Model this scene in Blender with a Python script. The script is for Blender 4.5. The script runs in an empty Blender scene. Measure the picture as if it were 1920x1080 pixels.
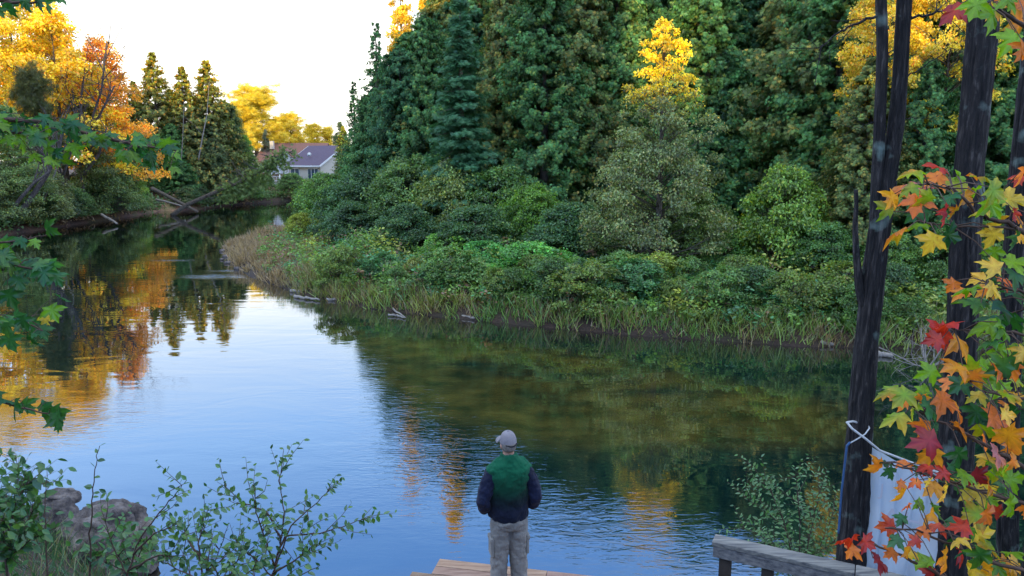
import bpy, math, random
import numpy as np
from mathutils import Vector, Matrix, noise as mnoise
R = math.radians
C = bpy.context.scene.collection
scene = bpy.context.scene
rng = np.random.default_rng(7)
random.seed(7)

# ------------------------------------------------------------------ camera
F = 1387.0
PITCH = R(9.8)
CAM = np.array([0.0, 0.0, 4.55])
cp, sp = math.cos(PITCH), math.sin(PITCH)
def ray(x, y):
    u = (x - 960) / F; v = (540 - y) / F
    return np.array([u, cp + v * sp, -sp + v * cp])
def P(x, y, Y):            # the point seen at pixel (x, y) of the photo, at world depth Y
    d = ray(x, y); return CAM + d * (Y / d[1])
def G(x, y, z=0.0):        # the point seen at pixel (x, y) on the level z
    d = ray(x, y); return CAM + d * ((z - CAM[2]) / d[2])
cam_d = bpy.data.cameras.new('camera'); cam = bpy.data.objects.new('camera', cam_d); C.objects.link(cam)
cam.location = CAM; cam.rotation_euler = (math.pi / 2 - PITCH, 0, 0)
cam_d.sensor_width = 36; cam_d.lens = 36 * F / 1920; cam_d.clip_start = 0.05; cam_d.clip_end = 3000
scene.camera = cam

# ------------------------------------------------------------------ object helpers
def tag(o, label=None, cat=None, group=None, kind=None):
    if label: o['label'] = label
    if cat: o['category'] = cat
    if group: o['group'] = group
    if kind: o['kind'] = kind
    return o
def thing(name, label, cat, loc=(0, 0, 0), rotz=0.0, group=None, scale=(1, 1, 1)):
    o = bpy.data.objects.new(name, None); C.objects.link(o)
    o.location = loc; o.rotation_euler = (0, 0, rotz); o.scale = scale
    o.empty_display_size = 0.2
    return tag(o, label, cat, group)
def obj(name, me, parent=None, color=None):
    o = bpy.data.objects.new(name, me); C.objects.link(o)
    if parent is not None: o.parent = parent
    if color is not None: o.color = (*color, 1)
    return o

class MB:
    """collects geometry and builds one mesh"""
    def __init__(s):
        s.v = []; s.n = 0; s.l = []; s.t = []; s.c = []; s.sm = []
    def add(s, V, faces_l, faces_t, col=(1, 1, 1), smooth=False):
        V = np.asarray(V, float).reshape(-1, 3)
        s.v.append(V); s.l.append(np.asarray(faces_l, np.int64).ravel() + s.n); s.t.append(np.asarray(faces_t, np.int64).ravel())
        col = np.asarray(col, float)
        if col.ndim == 1: col = np.tile(col, (len(V), 1))
        s.c.append(col); s.sm.append(np.full(len(s.t[-1]), smooth)); s.n += len(V)
    def faces(s, V, F_, col=(1, 1, 1), smooth=False):
        s.add(V, [i for f in F_ for i in f], [len(f) for f in F_], col, smooth)
    def box(s, c, size, rot=None, col=(1, 1, 1)):
        x, y, z = np.array(size) / 2.0
        V = np.array([[-x,-y,-z],[x,-y,-z],[x,y,-z],[-x,y,-z],[-x,-y,z],[x,-y,z],[x,y,z],[-x,y,z]])
        if rot is not None: V = V @ np.array(rot).T
        s.faces(V + np.array(c), [(3,2,1,0),(4,5,6,7),(0,1,5,4),(1,2,6,5),(2,3,7,6),(3,0,4,7)], col)
    def bar(s, a, b, w, h, col=(1, 1, 1), up=(0, 0, 1)):
        a = np.array(a, float); b = np.array(b, float); d = b - a; L = np.linalg.norm(d); d /= L
        x = np.cross(d, up); x /= np.linalg.norm(x); z = np.cross(x, d)
        s.box((a + b) / 2, (w, L, h), np.stack([x, d, z], 1), col)
    def tube(s, pts, rad, sides=8, col=(1, 1, 1), cap=True, disp=None):
        pts = np.asarray(pts, float); n = len(pts)
        rad = np.broadcast_to(np.asarray(rad, float), (n,)) if np.ndim(rad) < 2 else rad
        tan = np.gradient(pts, axis=0); tan /= np.linalg.norm(tan, axis=1)[:, None] + 1e-9
        ref = np.array([1.0, 0, 0]) if abs(tan[0][0]) < 0.8 else np.array([0, 1.0, 0])
        ang = np.linspace(0, 2 * math.pi, sides, endpoint=False)
        V = np.zeros((n, sides, 3))
        for i in range(n):
            x = ref - tan[i] * np.dot(ref, tan[i]); x /= np.linalg.norm(x); y = np.cross(tan[i], x); ref = x
            r = rad[i] if disp is None else rad[i] * disp(i, ang)
            V[i] = pts[i] + (np.cos(ang) * r)[:, None] * x + (np.sin(ang) * r)[:, None] * y
        i = np.arange(n - 1)[:, None] * sides; j = np.arange(sides)[None]; k = (j + 1) % sides
        Fq = np.stack([i + j, i + k, i + sides + k, i + sides + j], -1).reshape(-1, 4)
        fl = list(Fq.ravel()); ft = [4] * len(Fq)
        if cap:
            fl += list(range(sides - 1, -1, -1)) + list(range((n - 1) * sides, n * sides)); ft += [sides, sides]
        s.add(V.reshape(-1, 3), fl, ft, col, True)
    def build(s, name, mat, parent=None, color=None, link=True):
        me = s.mesh(name, mat)
        return obj(name, me, parent, color)
    def mesh(s, name, mat):
        V = np.concatenate(s.v); L = np.concatenate(s.l); T = np.concatenate(s.t); K = np.concatenate(s.c); S = np.concatenate(s.sm)
        me = bpy.data.meshes.new(name)
        me.vertices.add(len(V)); me.vertices.foreach_set('co', V.astype(np.float32).ravel())
        me.loops.add(len(L)); me.loops.foreach_set('vertex_index', L.astype(np.int32))
        me.polygons.add(len(T)); st = np.concatenate([[0], np.cumsum(T)[:-1]]).astype(np.int32)
        me.polygons.foreach_set('loop_start', st)
        try: me.polygons.foreach_set('loop_total', T.astype(np.int32))
        except Exception: pass
        me.polygons.foreach_set('use_smooth', S)
        a = me.attributes.new('Col', 'FLOAT_COLOR', 'POINT')
        a.data.foreach_set('color', np.concatenate([K, np.ones((len(K), 1))], 1).astype(np.float32).ravel())
        me.update(calc_edges=True)
        me.materials.append(mat)
        return me

def unit(a): return a / (np.linalg.norm(a, axis=-1, keepdims=True) + 1e-9)
# leaf templates: verts (x across, y along, z up), faces
T_LEAF = (np.array([[0,0,0],[.27,.33,.05],[.22,.68,.03],[0,1,-.04],[-.22,.68,.03],[-.27,.33,.05]]), [(0,1,2,3),(0,3,4,5)])
def _fan(angs, ln, w):
    V = []; Fc = []
    for a, l in zip(angs, ln):
        b = len(V); ca, sa = math.cos(a), math.sin(a)
        for (x, y, z) in ((0, 0, 0), (w, .45 * l, .03), (0, l, -.05), (-w, .45 * l, .03)):
            V.append((x * ca + y * sa, -x * sa + y * ca, z + .06 * abs(a)))
        Fc.append((b, b + 1, b + 2, b + 3))
    return np.array(V), Fc
T_SPRAY = _fan((-1.0, -.5, 0, .5, 1.0), (.55, .8, 1, .8, .55), .10)
def _herring():
    V = []; Fc = []
    def q(p, d, l, w):
        b = len(V); d = np.array(d) / np.linalg.norm(d); n = np.array([d[1], -d[0], 0])
        p = np.array(p)
        for t, ww in ((0, .0), (.5, w), (1, 0), (.5, -w)): V.append(p + d * l * t + n * ww)
        Fc.append((b, b + 1, b + 2, b + 3))
    q((0, 0, 0), (0, 1, 0), 1, .05)
    for y in (.1, .35, .6):
        for sx in (-1, 1): q((0, y, 0), (sx * .75, .65, -.1), .42, .05)
    return np.array(V), Fc
T_TWIG = _herring()
T_TUFT = _fan((-1.3, -.8, -.4, 0, .4, .8, 1.3), (.8, .9, 1, 1, 1, .9, .8), .035)
T_BLADE = (np.array([[-.5,0,0],[.5,0,0],[.42,.4,.02],[-.42,.4,.02],[.3,.75,-.06],[-.3,.75,-.06],[0,1,-.22]]), [(0,1,2,3),(3,2,4,5),(5,4,6)])
def scatter(mb, tmpl, pos, d, nrm, size, width=1.0, col=(1, 1, 1)):
    V, Fc = tmpl; n = len(pos)
    Y = unit(d); X = unit(np.cross(Y, nrm)); Z = np.cross(X, Y)
    size = np.broadcast_to(size, (n,)); width = np.broadcast_to(width, (n,))
    W = pos[:, None] + (V[None, :, 0:1] * (size * width)[:, None, None]) * X[:, None] + (V[None, :, 1:2] * size[:, None, None]) * Y[:, None] + (V[None, :, 2:3] * size[:, None, None]) * Z[:, None]
    k = len(V); fl = np.array([i for f in Fc for i in f]); ft = np.array([len(f) for f in Fc])
    FL = (fl[None] + (np.arange(n) * k)[:, None]).ravel(); FT = np.tile(ft, n)
    col = np.asarray(col, float)
    if col.ndim == 2: col = np.repeat(col, k, 0)
    mb.add(W.reshape(-1, 3), FL, FT, col)
def rnd_dir(n, r=rng): return unit(r.normal(size=(n, 3)))
def tints(n, r, var=.25, warm=0.0, warmcol=(1.6, .9, .5), share=.1):
    b = 1 + r.uniform(-var, var, n); c = np.stack([b * r.uniform(.88, 1.12, n), b, b * r.uniform(.85, 1.15, n)], 1)
    m = r.random(n) < share * (warm > 0)
    c[m] *= np.array(warmcol)
    return c

# ------------------------------------------------------------------ materials
def new_mat(name):
    m = bpy.data.materials.new(name); m.use_nodes = True; nt = m.node_tree; nt.nodes.clear()
    out = nt.nodes.new('ShaderNodeOutputMaterial'); return m, nt, out
def N(nt, t, **kw):
    n = nt.nodes.new(t)
    for k, v in kw.items():
        if k.startswith('i_'):
            key = k[2:]; key = int(key) if key.isdigit() else key.replace('_', ' ')
            n.inputs[key].default_value = v
        else: setattr(n, k, v)
    return n
def ramp(nt, stops):
    n = nt.nodes.new('ShaderNodeValToRGB'); e = n.color_ramp.elements
    while len(e) < len(stops): e.new(0.5)
    for el, (p, c) in zip(e, stops): el.position = p; el.color = (*c, 1) if len(c) == 3 else c
    return n
def foliage_mat(name, trans=.35, gloss=.055, rough=.40):
    m, nt, out = new_mat(name); L = nt.links
    oi = N(nt, 'ShaderNodeObjectInfo'); at = N(nt, 'ShaderNodeAttribute', attribute_name='Col')
    mul = N(nt, 'ShaderNodeMix', data_type='RGBA', blend_type='MULTIPLY', i_0=1.0)
    L.new(oi.outputs['Color'], mul.inputs[6]); L.new(at.outputs['Color'], mul.inputs[7])
    df = N(nt, 'ShaderNodeBsdfDiffuse'); tr = N(nt, 'ShaderNodeBsdfTranslucent'); gl = N(nt, 'ShaderNodeBsdfGlossy', i_Roughness=rough)
    br = N(nt, 'ShaderNodeMix', data_type='RGBA', blend_type='MULTIPLY', i_0=1.0); br.inputs[7].default_value = (1.3, 1.35, .7, 1)
    L.new(mul.outputs[2], df.inputs['Color']); L.new(mul.outputs[2], br.inputs[6]); L.new(br.outputs[2], tr.inputs['Color'])
    gl.inputs['Color'].default_value = (.8, .9, 1, 1)
    m1 = N(nt, 'ShaderNodeMixShader', i_0=trans); m2 = N(nt, 'ShaderNodeMixShader', i_0=gloss)
    L.new(df.outputs[0], m1.inputs[1]); L.new(tr.outputs[0], m1.inputs[2]); L.new(m1.outputs[0], m2.inputs[1]); L.new(gl.outputs[0], m2.inputs[2])
    L.new(m2.outputs[0], out.inputs[0])
    return m
def blemish(m):
    nt = m.node_tree; L = nt.links; tc = N(nt, 'ShaderNodeTexCoord'); n1 = N(nt, 'ShaderNodeTexNoise', i_Scale=38, i_Detail=5, i_Roughness=.7); L.new(tc.outputs['Object'], n1.inputs['Vector'])
    rp = ramp(nt, [(.28, (.45, .30, .22)), (.40, (.92, .86, .8)), (.62, (1.15, 1.12, 1.05))]); L.new(n1.outputs[0], rp.inputs[0])
    mul = [n for n in nt.nodes if n.bl_idname == 'ShaderNodeMix' and n.inputs[6].links and n.inputs[6].links[0].from_node.bl_idname == 'ShaderNodeObjectInfo'][0]
    L.new(rp.outputs[0], mul.inputs[6])
def surf_mat(name, cols, scale=4.0, rough=.85, bump=.3, bdist=.02, detail=6, stretch=(1, 1, 1), attr=False, objcol=False, spec=.3, bscale=None):
    m, nt, out = new_mat(name); L = nt.links
    tc = N(nt, 'ShaderNodeTexCoord'); mp = N(nt, 'ShaderNodeMapping'); mp.inputs['Scale'].default_value = stretch
    L.new(tc.outputs['Object'], mp.inputs[0])
    nz = N(nt, 'ShaderNodeTexNoise', i_Scale=scale, i_Detail=detail, i_Roughness=.62); L.new(mp.outputs[0], nz.inputs['Vector'])
    k = len(cols); rp = ramp(nt, [(.3 + .4 * i / (k - 1), c) for i, c in enumerate(cols)]); L.new(nz.outputs[0], rp.inputs[0])
    colout = rp.outputs[0]
    if attr or objcol:
        a = N(nt, 'ShaderNodeAttribute', attribute_name='Col') if attr else N(nt, 'ShaderNodeObjectInfo')
        mul = N(nt, 'ShaderNodeMix', data_type='RGBA', blend_type='MULTIPLY', i_0=1.0)
        L.new(colout, mul.inputs[6]); L.new(a.outputs['Color'], mul.inputs[7]); colout = mul.outputs[2]
    b = N(nt, 'ShaderNodeBsdfPrincipled', i_Roughness=rough); b.inputs['Specular IOR Level'].default_value = spec
    L.new(colout, b.inputs['Base Color'])
    if bump:
        nb = N(nt, 'ShaderNodeTexNoise', i_Scale=bscale or scale * 3, i_Detail=8, i_Roughness=.65); L.new(mp.outputs[0], nb.inputs['Vector'])
        bp = N(nt, 'ShaderNodeBump', i_Strength=bump, i_Distance=bdist); L.new(nb.outputs[0], bp.inputs['Height']); L.new(bp.outputs[0], b.inputs['Normal'])
    L.new(b.outputs[0], out.inputs[0])
    return m
M = {}
M['leaf'] = foliage_mat('foliage')
M['needle'] = foliage_mat('needle_foliage', trans=.18, gloss=.04)
M['maple'] = foliage_mat('maple_leaf', trans=.45, gloss=.035, rough=.35)
blemish(M['maple'])
M['bark'] = surf_mat('bark', [(.05,.04,.035),(.12,.1,.085),(.2,.17,.15)], 6, bump=.6, stretch=(3, 3, .5))
M['palebark'] = surf_mat('pale_dead_wood', [(.18,.16,.15),(.4,.36,.33)], 5, bump=.4, stretch=(3, 3, .6))
M['twig'] = surf_mat('twig_bark', [(.05,.03,.025),(.14,.09,.07)], 20, bump=0)
M['rock'] = surf_mat('granite', [(.02,.018,.02),(.08,.068,.07),(.19,.16,.155),(.30,.27,.26)], 5, bump=1.0, bdist=.09, detail=14, bscale=7)
M['plank'] = surf_mat('deck_plank', [(.20,.115,.085),(.35,.22,.165),(.43,.29,.23)], 3, bump=.4, bdist=.004, stretch=(1, 8, 8), attr=True, rough=.75)
M['greywood'] = surf_mat('weathered_wood', [(.09,.09,.1),(.22,.215,.21),(.36,.34,.31)], 3, bump=.7, bdist=.006, stretch=(1.2, 14, 14), rough=.8, attr=True)
M['darkwood'] = surf_mat('dark_post_wood', [(.03,.025,.022),(.09,.07,.06)], 5, bump=.4)

# ------------------------------------------------------------------ terrain and river
def px(*pts): return [tuple(G(x, y)[:2]) for x, y in pts]
far_shore = px((1500,650),(1400,643),(1200,630),(1000,612),(850,597),(700,580),(560,550),(470,520),(432,495),(418,466))
right_ext = [(60, 22), (30, 19.0), (19, 17.2)] + px((1740,655),)
right_bank = right_ext + far_shore
pen_back = [(-14.6, 44), (-14, 52), (-12, 62), (-6, 70), (10, 74), (40, 76), (90, 80)]
far_bank = [(90, 100), (40, 92), (10, 90), (-12, 88), (-24, 86)]
left_bank = px((440,384),(370,393),(300,396),(220,410),(150,420),(60,434),(0,442))
left_ext = [(-37, 38), (-44, 28), (-70, 24)]
near = [(-70, 12), (-30, 13.5), (-14, 12.6), (-8.6, 10.6)] + px((60,960),(130,1040)) + [(-4.1, 7.25), (-3, 6.5), (-1, 6.0), (1.5, 6.1), (3, 7.0), (5, 7.0), (8, 7.0), (16, 7), (30, 6), (60, 4)]
river = np.array(right_bank + pen_back + far_bank + left_bank + left_ext + near)
def river_sd(Q):
    """distance to the shoreline, positive on land"""
    A = river; B = np.roll(river, -1, 0); dmin = np.full(len(Q), 1e9); inside = np.zeros(len(Q), bool)
    for a, b in zip(A, B):
        ab = b - a; t = np.clip(((Q - a) @ ab) / (ab @ ab), 0, 1); dd = np.linalg.norm(Q - a - t[:, None] * ab, axis=1)
        dmin = np.minimum(dmin, dd)
        c = ((a[1] > Q[:, 1]) != (b[1] > Q[:, 1])); xi = (b[0] - a[0]) * (Q[:, 1] - a[1]) / (b[1] - a[1] + 1e-12) + a[0]
        inside ^= c & (Q[:, 0] < xi)
    return np.where(inside, -dmin, dmin)
def vnoise(x, y, s, seed=0):
    return np.array([mnoise.noise(Vector((a * s + seed * 17.3, b * s - seed * 5.1, seed))) for a, b in zip(x, y)])
def land_z(Q, wob=True):
    Q = np.atleast_2d(Q); sd = river_sd(Q); x, y = Q[:, 0], Q[:, 1]
    nearw = np.clip((15 - y) / 2.5, 0, 1)
    leftw = np.clip((-22 - x) / 4, 0, 1) * (1 - nearw)
    pos = np.maximum(sd, 0)
    z = np.clip(sd * .55, -1.3, .32) + .05 * np.minimum(pos, 14)
    leftw = leftw * np.clip((85 - y) / 15, .25, 1)
    z += nearw * np.minimum(.40 * pos, 2.1) + leftw * np.minimum(.2 * pos, 2.6)
    farw = np.clip((y - 82) / 6, 0, 1); z += farw * np.minimum(pos * .12, 1.5) * (1 - leftw)
    if wob: z += np.where(sd > 0, 1, .4) * np.minimum(pos * .3 + .1, 1) * .14 * vnoise(x, y, .5, 3)
    return z
def gz(x, y): return float(land_z(np.array([[x, y]]), False)[0])

def axis(a, b, fine, step, outer):
    mid = np.arange(a, b + 1e-6, step); g = [mid[-1]]
    pos = []; s = step
    v = mid[-1]
    while v < outer: s *= 1.35; v += s; pos.append(v)
    neg = []; s = step; v = mid[0]
    while v > -outer: s *= 1.35; v -= s; neg.append(v)
    return np.array(neg[::-1] + list(mid) + pos)
def grid_mesh(name, xs, ys, zf, mat, colf=None, parent=None):
    X, Y = np.meshgrid(xs, ys); Q = np.stack([X.ravel(), Y.ravel()], 1); Z = zf(Q)
    nx, ny = len(xs), len(ys); i = (np.arange(ny - 1)[:, None] * nx + np.arange(nx - 1)[None]).ravel()
    Fq = np.stack([i, i + 1, i + nx + 1, i + nx], 1)
    mb = MB(); mb.add(np.column_stack([Q, Z]), Fq.ravel(), np.full(len(Fq), 4), colf(Q) if colf else (1, 1, 1), True)
    return mb.build(name, mat, parent)
# ground material: soil, mud, leaf litter
def ground_mat():
    m, nt, out = new_mat('forest_floor'); L = nt.links
    tc = N(nt, 'ShaderNodeTexCoord')
    n1 = N(nt, 'ShaderNodeTexNoise', i_Scale=.5, i_Detail=5); n2 = N(nt, 'ShaderNodeTexNoise', i_Scale=14, i_Detail=8, i_Roughness=.7)
    for n in (n1, n2): L.new(tc.outputs['Object'], n.inputs['Vector'])
    r1 = ramp(nt, [(.35, (.045, .033, .028)), (.5, (.09, .06, .045)), (.62, (.06, .065, .03))]); L.new(n1.outputs[0], r1.inputs[0])
    r2 = ramp(nt, [(.35, (.4, .4, .4)), (.7, (1.7, 1.5, 1.3))]); L.new(n2.outputs[0], r2.inputs[0])
    mx = N(nt, 'ShaderNodeMix', data_type='RGBA', blend_type='MULTIPLY', i_0=1.0); L.new(r1.outputs[0], mx.inputs[6]); L.new(r2.outputs[0], mx.inputs[7])
    # wet, darker just above the water line
    at = N(nt, 'ShaderNodeAttribute', attribute_name='Col'); m2 = N(nt, 'ShaderNodeMix', data_type='RGBA', blend_type='MULTIPLY', i_0=1.0)
    L.new(mx.outputs[2], m2.inputs[6]); L.new(at.outputs['Color'], m2.inputs[7])
    b = N(nt, 'ShaderNodeBsdfPrincipled', i_Roughness=.8); L.new(m2.outputs[2], b.inputs['Base Color'])
    bp = N(nt, 'ShaderNodeBump', i_Strength=.8, i_Distance=.05); L.new(n2.outputs[0], bp.inputs['Height']); L.new(bp.outputs[0], b.inputs['Normal'])
    L.new(b.outputs[0], out.inputs[0]); return m
def ground_col(Q):
    sd = river_sd(Q); w = np.clip(sd / .8, 0, 1)[:, None]
    c = (1 - w) * np.array([.34, .30, .36]) + w * np.array([1, 1, 1])
    lf = (np.clip((-26 - Q[:, 0]) / 4, 0, 1) * (Q[:, 1] > 20))[:, None]
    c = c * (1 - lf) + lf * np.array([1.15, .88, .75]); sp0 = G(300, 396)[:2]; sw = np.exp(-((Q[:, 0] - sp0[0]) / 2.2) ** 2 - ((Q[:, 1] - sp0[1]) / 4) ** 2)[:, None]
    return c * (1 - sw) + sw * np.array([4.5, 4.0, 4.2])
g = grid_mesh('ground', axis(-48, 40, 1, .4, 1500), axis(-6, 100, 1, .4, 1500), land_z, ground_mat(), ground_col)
tag(g, kind='structure')

# water
sandbar = np.array([(540,585),(700,628),(900,640),(1150,672),(1350,715),(1590,765),(1620,835),(1350,835),(1100,842),(900,815),(760,760),(640,670)], float)
sandbar = np.array([G(*p)[:2] for p in sandbar])
def poly_sd(poly, Q):
    A = poly; B = np.roll(poly, -1, 0); dmin = np.full(len(Q), 1e9); inside = np.zeros(len(Q), bool)
    for a, b in zip(A, B):
        ab = b - a; t = np.clip(((Q - a) @ ab) / (ab @ ab), 0, 1); dmin = np.minimum(dmin, np.linalg.norm(Q - a - t[:, None] * ab, axis=1))
        c = ((a[1] > Q[:, 1]) != (b[1] > Q[:, 1])); xi = (b[0] - a[0]) * (Q[:, 1] - a[1]) / (b[1] - a[1] + 1e-12) + a[0]
        inside ^= c & (Q[:, 0] < xi)
    return np.where(inside, dmin, -dmin)
def water_col(Q):
    # R: sandy shallow bed, G: rippled water, B: shallow edge
    s = np.clip(poly_sd(sandbar, Q) / .9 + .5, 0, 1)
    for (x, y, rx, ry) in ((890,684,1.3,.35),(1100,706,.9,.45),(960,700,.7,.3),(1250,735,1.2,.3)):
        c = G(x, y)[:2]; s = s * (1 - .8 * np.exp(-(((Q[:, 0] - c[0]) / rx) ** 2 + ((Q[:, 1] - c[1]) / ry) ** 2)))
    rip = np.zeros(len(Q))
    for (x, y, rx, ry, w) in ((840,850,1.6,2.0,1.0),(780,760,1.3,2.2,.7),(1120,985,1.3,.8,1.1),(1250,1020,1.2,.6,1.1),(1010,930,.8,.8,.7),(1340,1060,1.0,.6,1),(720,690,1.6,3,.45),
                              (325,488,1.1,.35,2.6),(300,483,.8,.2,2.2),(400,518,1.3,.6,2.2),(430,508,.8,.3,2.4),(120,790,2.2,1.5,.5),(560,830,3,1.5,.18),(620,560,2,3,.35)):
        c = G(x, y)[:2]; rip = np.maximum(rip, w * np.exp(-(((Q[:, 0] - c[0]) / rx) ** 2 + ((Q[:, 1] - c[1]) / ry) ** 2)))
    e = np.clip(1 + river_sd(Q) / 1.4, 0, 1)
    return np.stack([s, rip, e], 1)
def water_mat():
    m, nt, out = new_mat('river_water'); L = nt.links
    tc = N(nt, 'ShaderNodeTexCoord'); at = N(nt, 'ShaderNodeAttribute', attribute_name='Col'); sep = N(nt, 'ShaderNodeSeparateColor'); L.new(at.outputs['Color'], sep.inputs[0])
    def noise_(scale, st=(1, 1, 1), det=3, rot=0.0, dist=0.0):
        mp = N(nt, 'ShaderNodeMapping'); mp.inputs['Scale'].default_value = st; mp.inputs['Rotation'].default_value = (0, 0, rot); L.new(tc.outputs['Object'], mp.inputs[0])
        n = N(nt, 'ShaderNodeTexNoise', i_Scale=scale, i_Detail=det, i_Roughness=.5, i_Distortion=dist); L.new(mp.outputs[0], n.inputs['Vector']); return n.outputs[0]
    def mth(op, a, b=None):
        n = N(nt, 'ShaderNodeMath', operation=op)
        for i, v in enumerate((a, b)):
            if v is None: continue
            if isinstance(v, (int, float)): n.inputs[i].default_value = v
            else: L.new(v, n.inputs[i])
        return n.outputs[0]
    # bed colour seen through the water
    nb = noise_(.55, (1, 1.3, 1), 6, .4, .6); nb2 = noise_(1.6, (1, 1.2, 1), 3)
    sand = mth('MULTIPLY', sep.outputs[0], 1.0)
    sandm = mth('MULTIPLY', sand, mth('ADD', .25, mth('MULTIPLY', nb, 1.3)))
    rpd = ramp(nt, [(.35, (.002, .012, .012)), (.6, (.006, .022, .018))]); L.new(nb, rpd.inputs[0])
    rps = ramp(nt, [(.33, (.03, .035, .010)), (.5, (.065, .058, .014)), (.68, (.10, .085, .02))]); L.new(nb2, rps.inputs[0])
    mx = N(nt, 'ShaderNodeMix', data_type='RGBA'); L.new(sandm, mx.inputs[0]); L.new(rpd.outputs[0], mx.inputs[6]); L.new(rps.outputs[0], mx.inputs[7])
    mx2 = N(nt, 'ShaderNodeMix', data_type='RGBA'); L.new(mth('MULTIPLY', sep.outputs[2], .8), mx2.inputs[0]); L.new(mx.outputs[2], mx2.inputs[6]); mx2.inputs[7].default_value = (.035, .022, .02, 1)
    df = N(nt, 'ShaderNodeBsdfDiffuse'); L.new(mx2.outputs[2], df.inputs['Color'])
    # surface: long calm swell everywhere, short ripples where the current breaks
    h1 = noise_(.9, (.55, 1.2, 1), 2, .35, .8); h2 = noise_(4.2, (.5, 1.1, 1), 2, .25, .5); h3 = noise_(6.0, (.55, 1.6, 1), 3, -.15, 1.2)
    patch = noise_(.22, (1, 1, 1), 3); pm = N(nt, 'ShaderNodeMapRange', i_1=.48, i_2=.72, i_3=.05, i_4=.5); L.new(patch, pm.inputs[0])
    amp3 = mth('MAXIMUM', mth('MULTIPLY', sep.outputs[1], .62), mth('MULTIPLY', pm.outputs[0], .10))
    H = mth('ADD', mth('ADD', mth('MULTIPLY', h1, .006), mth('MULTIPLY', mth('MULTIPLY', h2, .0018), pm.outputs[0])), mth('MULTIPLY', mth('MULTIPLY', h3, .011), amp3))
    bp = N(nt, 'ShaderNodeBump', i_Strength=1.0, i_Distance=1.0); L.new(H, bp.inputs['Height'])
    gl = N(nt, 'ShaderNodeBsdfGlossy', i_Roughness=.015); L.new(bp.outputs[0], gl.inputs['Normal']); L.new(bp.outputs[0], df.inputs['Normal'])
    fr = N(nt, 'ShaderNodeFresnel', i_IOR=1.33); L.new(bp.outputs[0], fr.inputs['Normal'])
    fac = N(nt, 'ShaderNodeMapRange', i_1=0.0, i_2=.55, i_3=WFR[0], i_4=WFR[1]); L.new(fr.outputs[0], fac.inputs[0])
    ms = N(nt, 'ShaderNodeMixShader'); L.new(fac.outputs[0], ms.inputs[0]); L.new(df.outputs[0], ms.inputs[1]); L.new(gl.outputs[0], ms.inputs[2])
    L.new(ms.outputs[0], out.inputs[0]); return m
WFR = (.22, .95)
w = grid_mesh('river_water', np.arange(-72, 92, .5), np.arange(3, 102, .4), lambda Q: np.zeros(len(Q)), water_mat(), water_col)
tag(w, kind='structure')

# ------------------------------------------------------------------ sky and sun
SX, SY = .17, .985     # the low sun stands behind the viewer and shines along this direction
SUN_EL = R(5.2)
wd = bpy.data.worlds.new('World'); scene.world = wd; wd.use_nodes = True; nt = wd.node_tree; nt.nodes.clear(); L = nt.links
sky = N(nt, 'ShaderNodeTexSky', sky_type='NISHITA', sun_disc=False); sky.sun_elevation = SUN_EL; sky.sun_rotation = math.atan2(-SX, -SY)
sky.air_density = 1.2; sky.dust_density = 1.5
tcw = N(nt, 'ShaderNodeTexCoord'); sx = N(nt, 'ShaderNodeSeparateXYZ'); L.new(tcw.outputs['Generated'], sx.inputs[0])
hz = ramp(nt, [(0.0, (26, 24.5, 22)), (.16, (20, 20, 19.5)), (.22, (14, 17, 21.5)), (.34, (8.5, 15, 27)), (.5, (3.6, 9, 22.5)), (.72, (11.5, 13.5, 16)), (1, (16.5, 18, 17.5))])
L.new(sx.outputs[2], hz.inputs[0])
mixw = N(nt, 'ShaderNodeMix', data_type='RGBA', i_0=.85); L.new(sky.outputs[0], mixw.inputs[6]); L.new(hz.outputs[0], mixw.inputs[7])
bg = N(nt, 'ShaderNodeBackground', i_Strength=.12); L.new(mixw.outputs[2], bg.inputs[0])
wo = N(nt, 'ShaderNodeOutputWorld'); L.new(bg.outputs[0], wo.inputs[0])
sl = bpy.data.lights.new('sun', 'SUN'); sl.energy = 5.0; sl.angle = R(.5); sl.color = (1, .75, .36)
so = bpy.data.objects.new('sun', sl); C.objects.link(so)
sd_ = Vector((SX * math.cos(SUN_EL), SY * math.cos(SUN_EL), -math.sin(SUN_EL)))
so.rotation_euler = sd_.to_track_quat('-Z', 'Y').to_euler(); so.location = (-5, -30, 30)
scene.view_settings.view_transform = 'Standard'; scene.view_settings.look = 'None'; scene.view_settings.exposure = 0
scene.cycles.max_bounces = 6; scene.cycles.diffuse_bounces = 2; scene.cycles.glossy_bounces = 3; scene.cycles.transmission_bounces = 4

# ------------------------------------------------------------------ tree prototypes (reference height 1 unit = metres)
def trunk_mesh(H, r, seed, lean=0.02, limbs=(), mat='bark', name='trunk', top=.97):
    r_ = np.random.default_rng(seed); mb = MB(); zs = np.linspace(0, H * top, 14)
    off = np.cumsum(r_.normal(0, lean * H / 14, (14, 2)), 0); off[0] = 0
    pts = np.column_stack([off, zs]); pts[0, 2] = -.6
    rad = r * (1 - zs / (H * top)) ** .8 + .012; rad[0] *= 1.25
    mb.tube(pts, rad, 8)
    def at(z): return np.array([np.interp(z, zs, off[:, 0]), np.interp(z, zs, off[:, 1]), z])
    for a, b, lr in limbs:
        p0 = at(min(a, H * top)); q = np.array(b); mid = (p0 + q) / 2 + r_.normal(0, .05 * np.linalg.norm(q - p0), 3)
        mb.tube([p0, mid, q], [lr, lr * .65, lr * .2], 5)
    return mb.mesh(name, M[mat])
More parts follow.
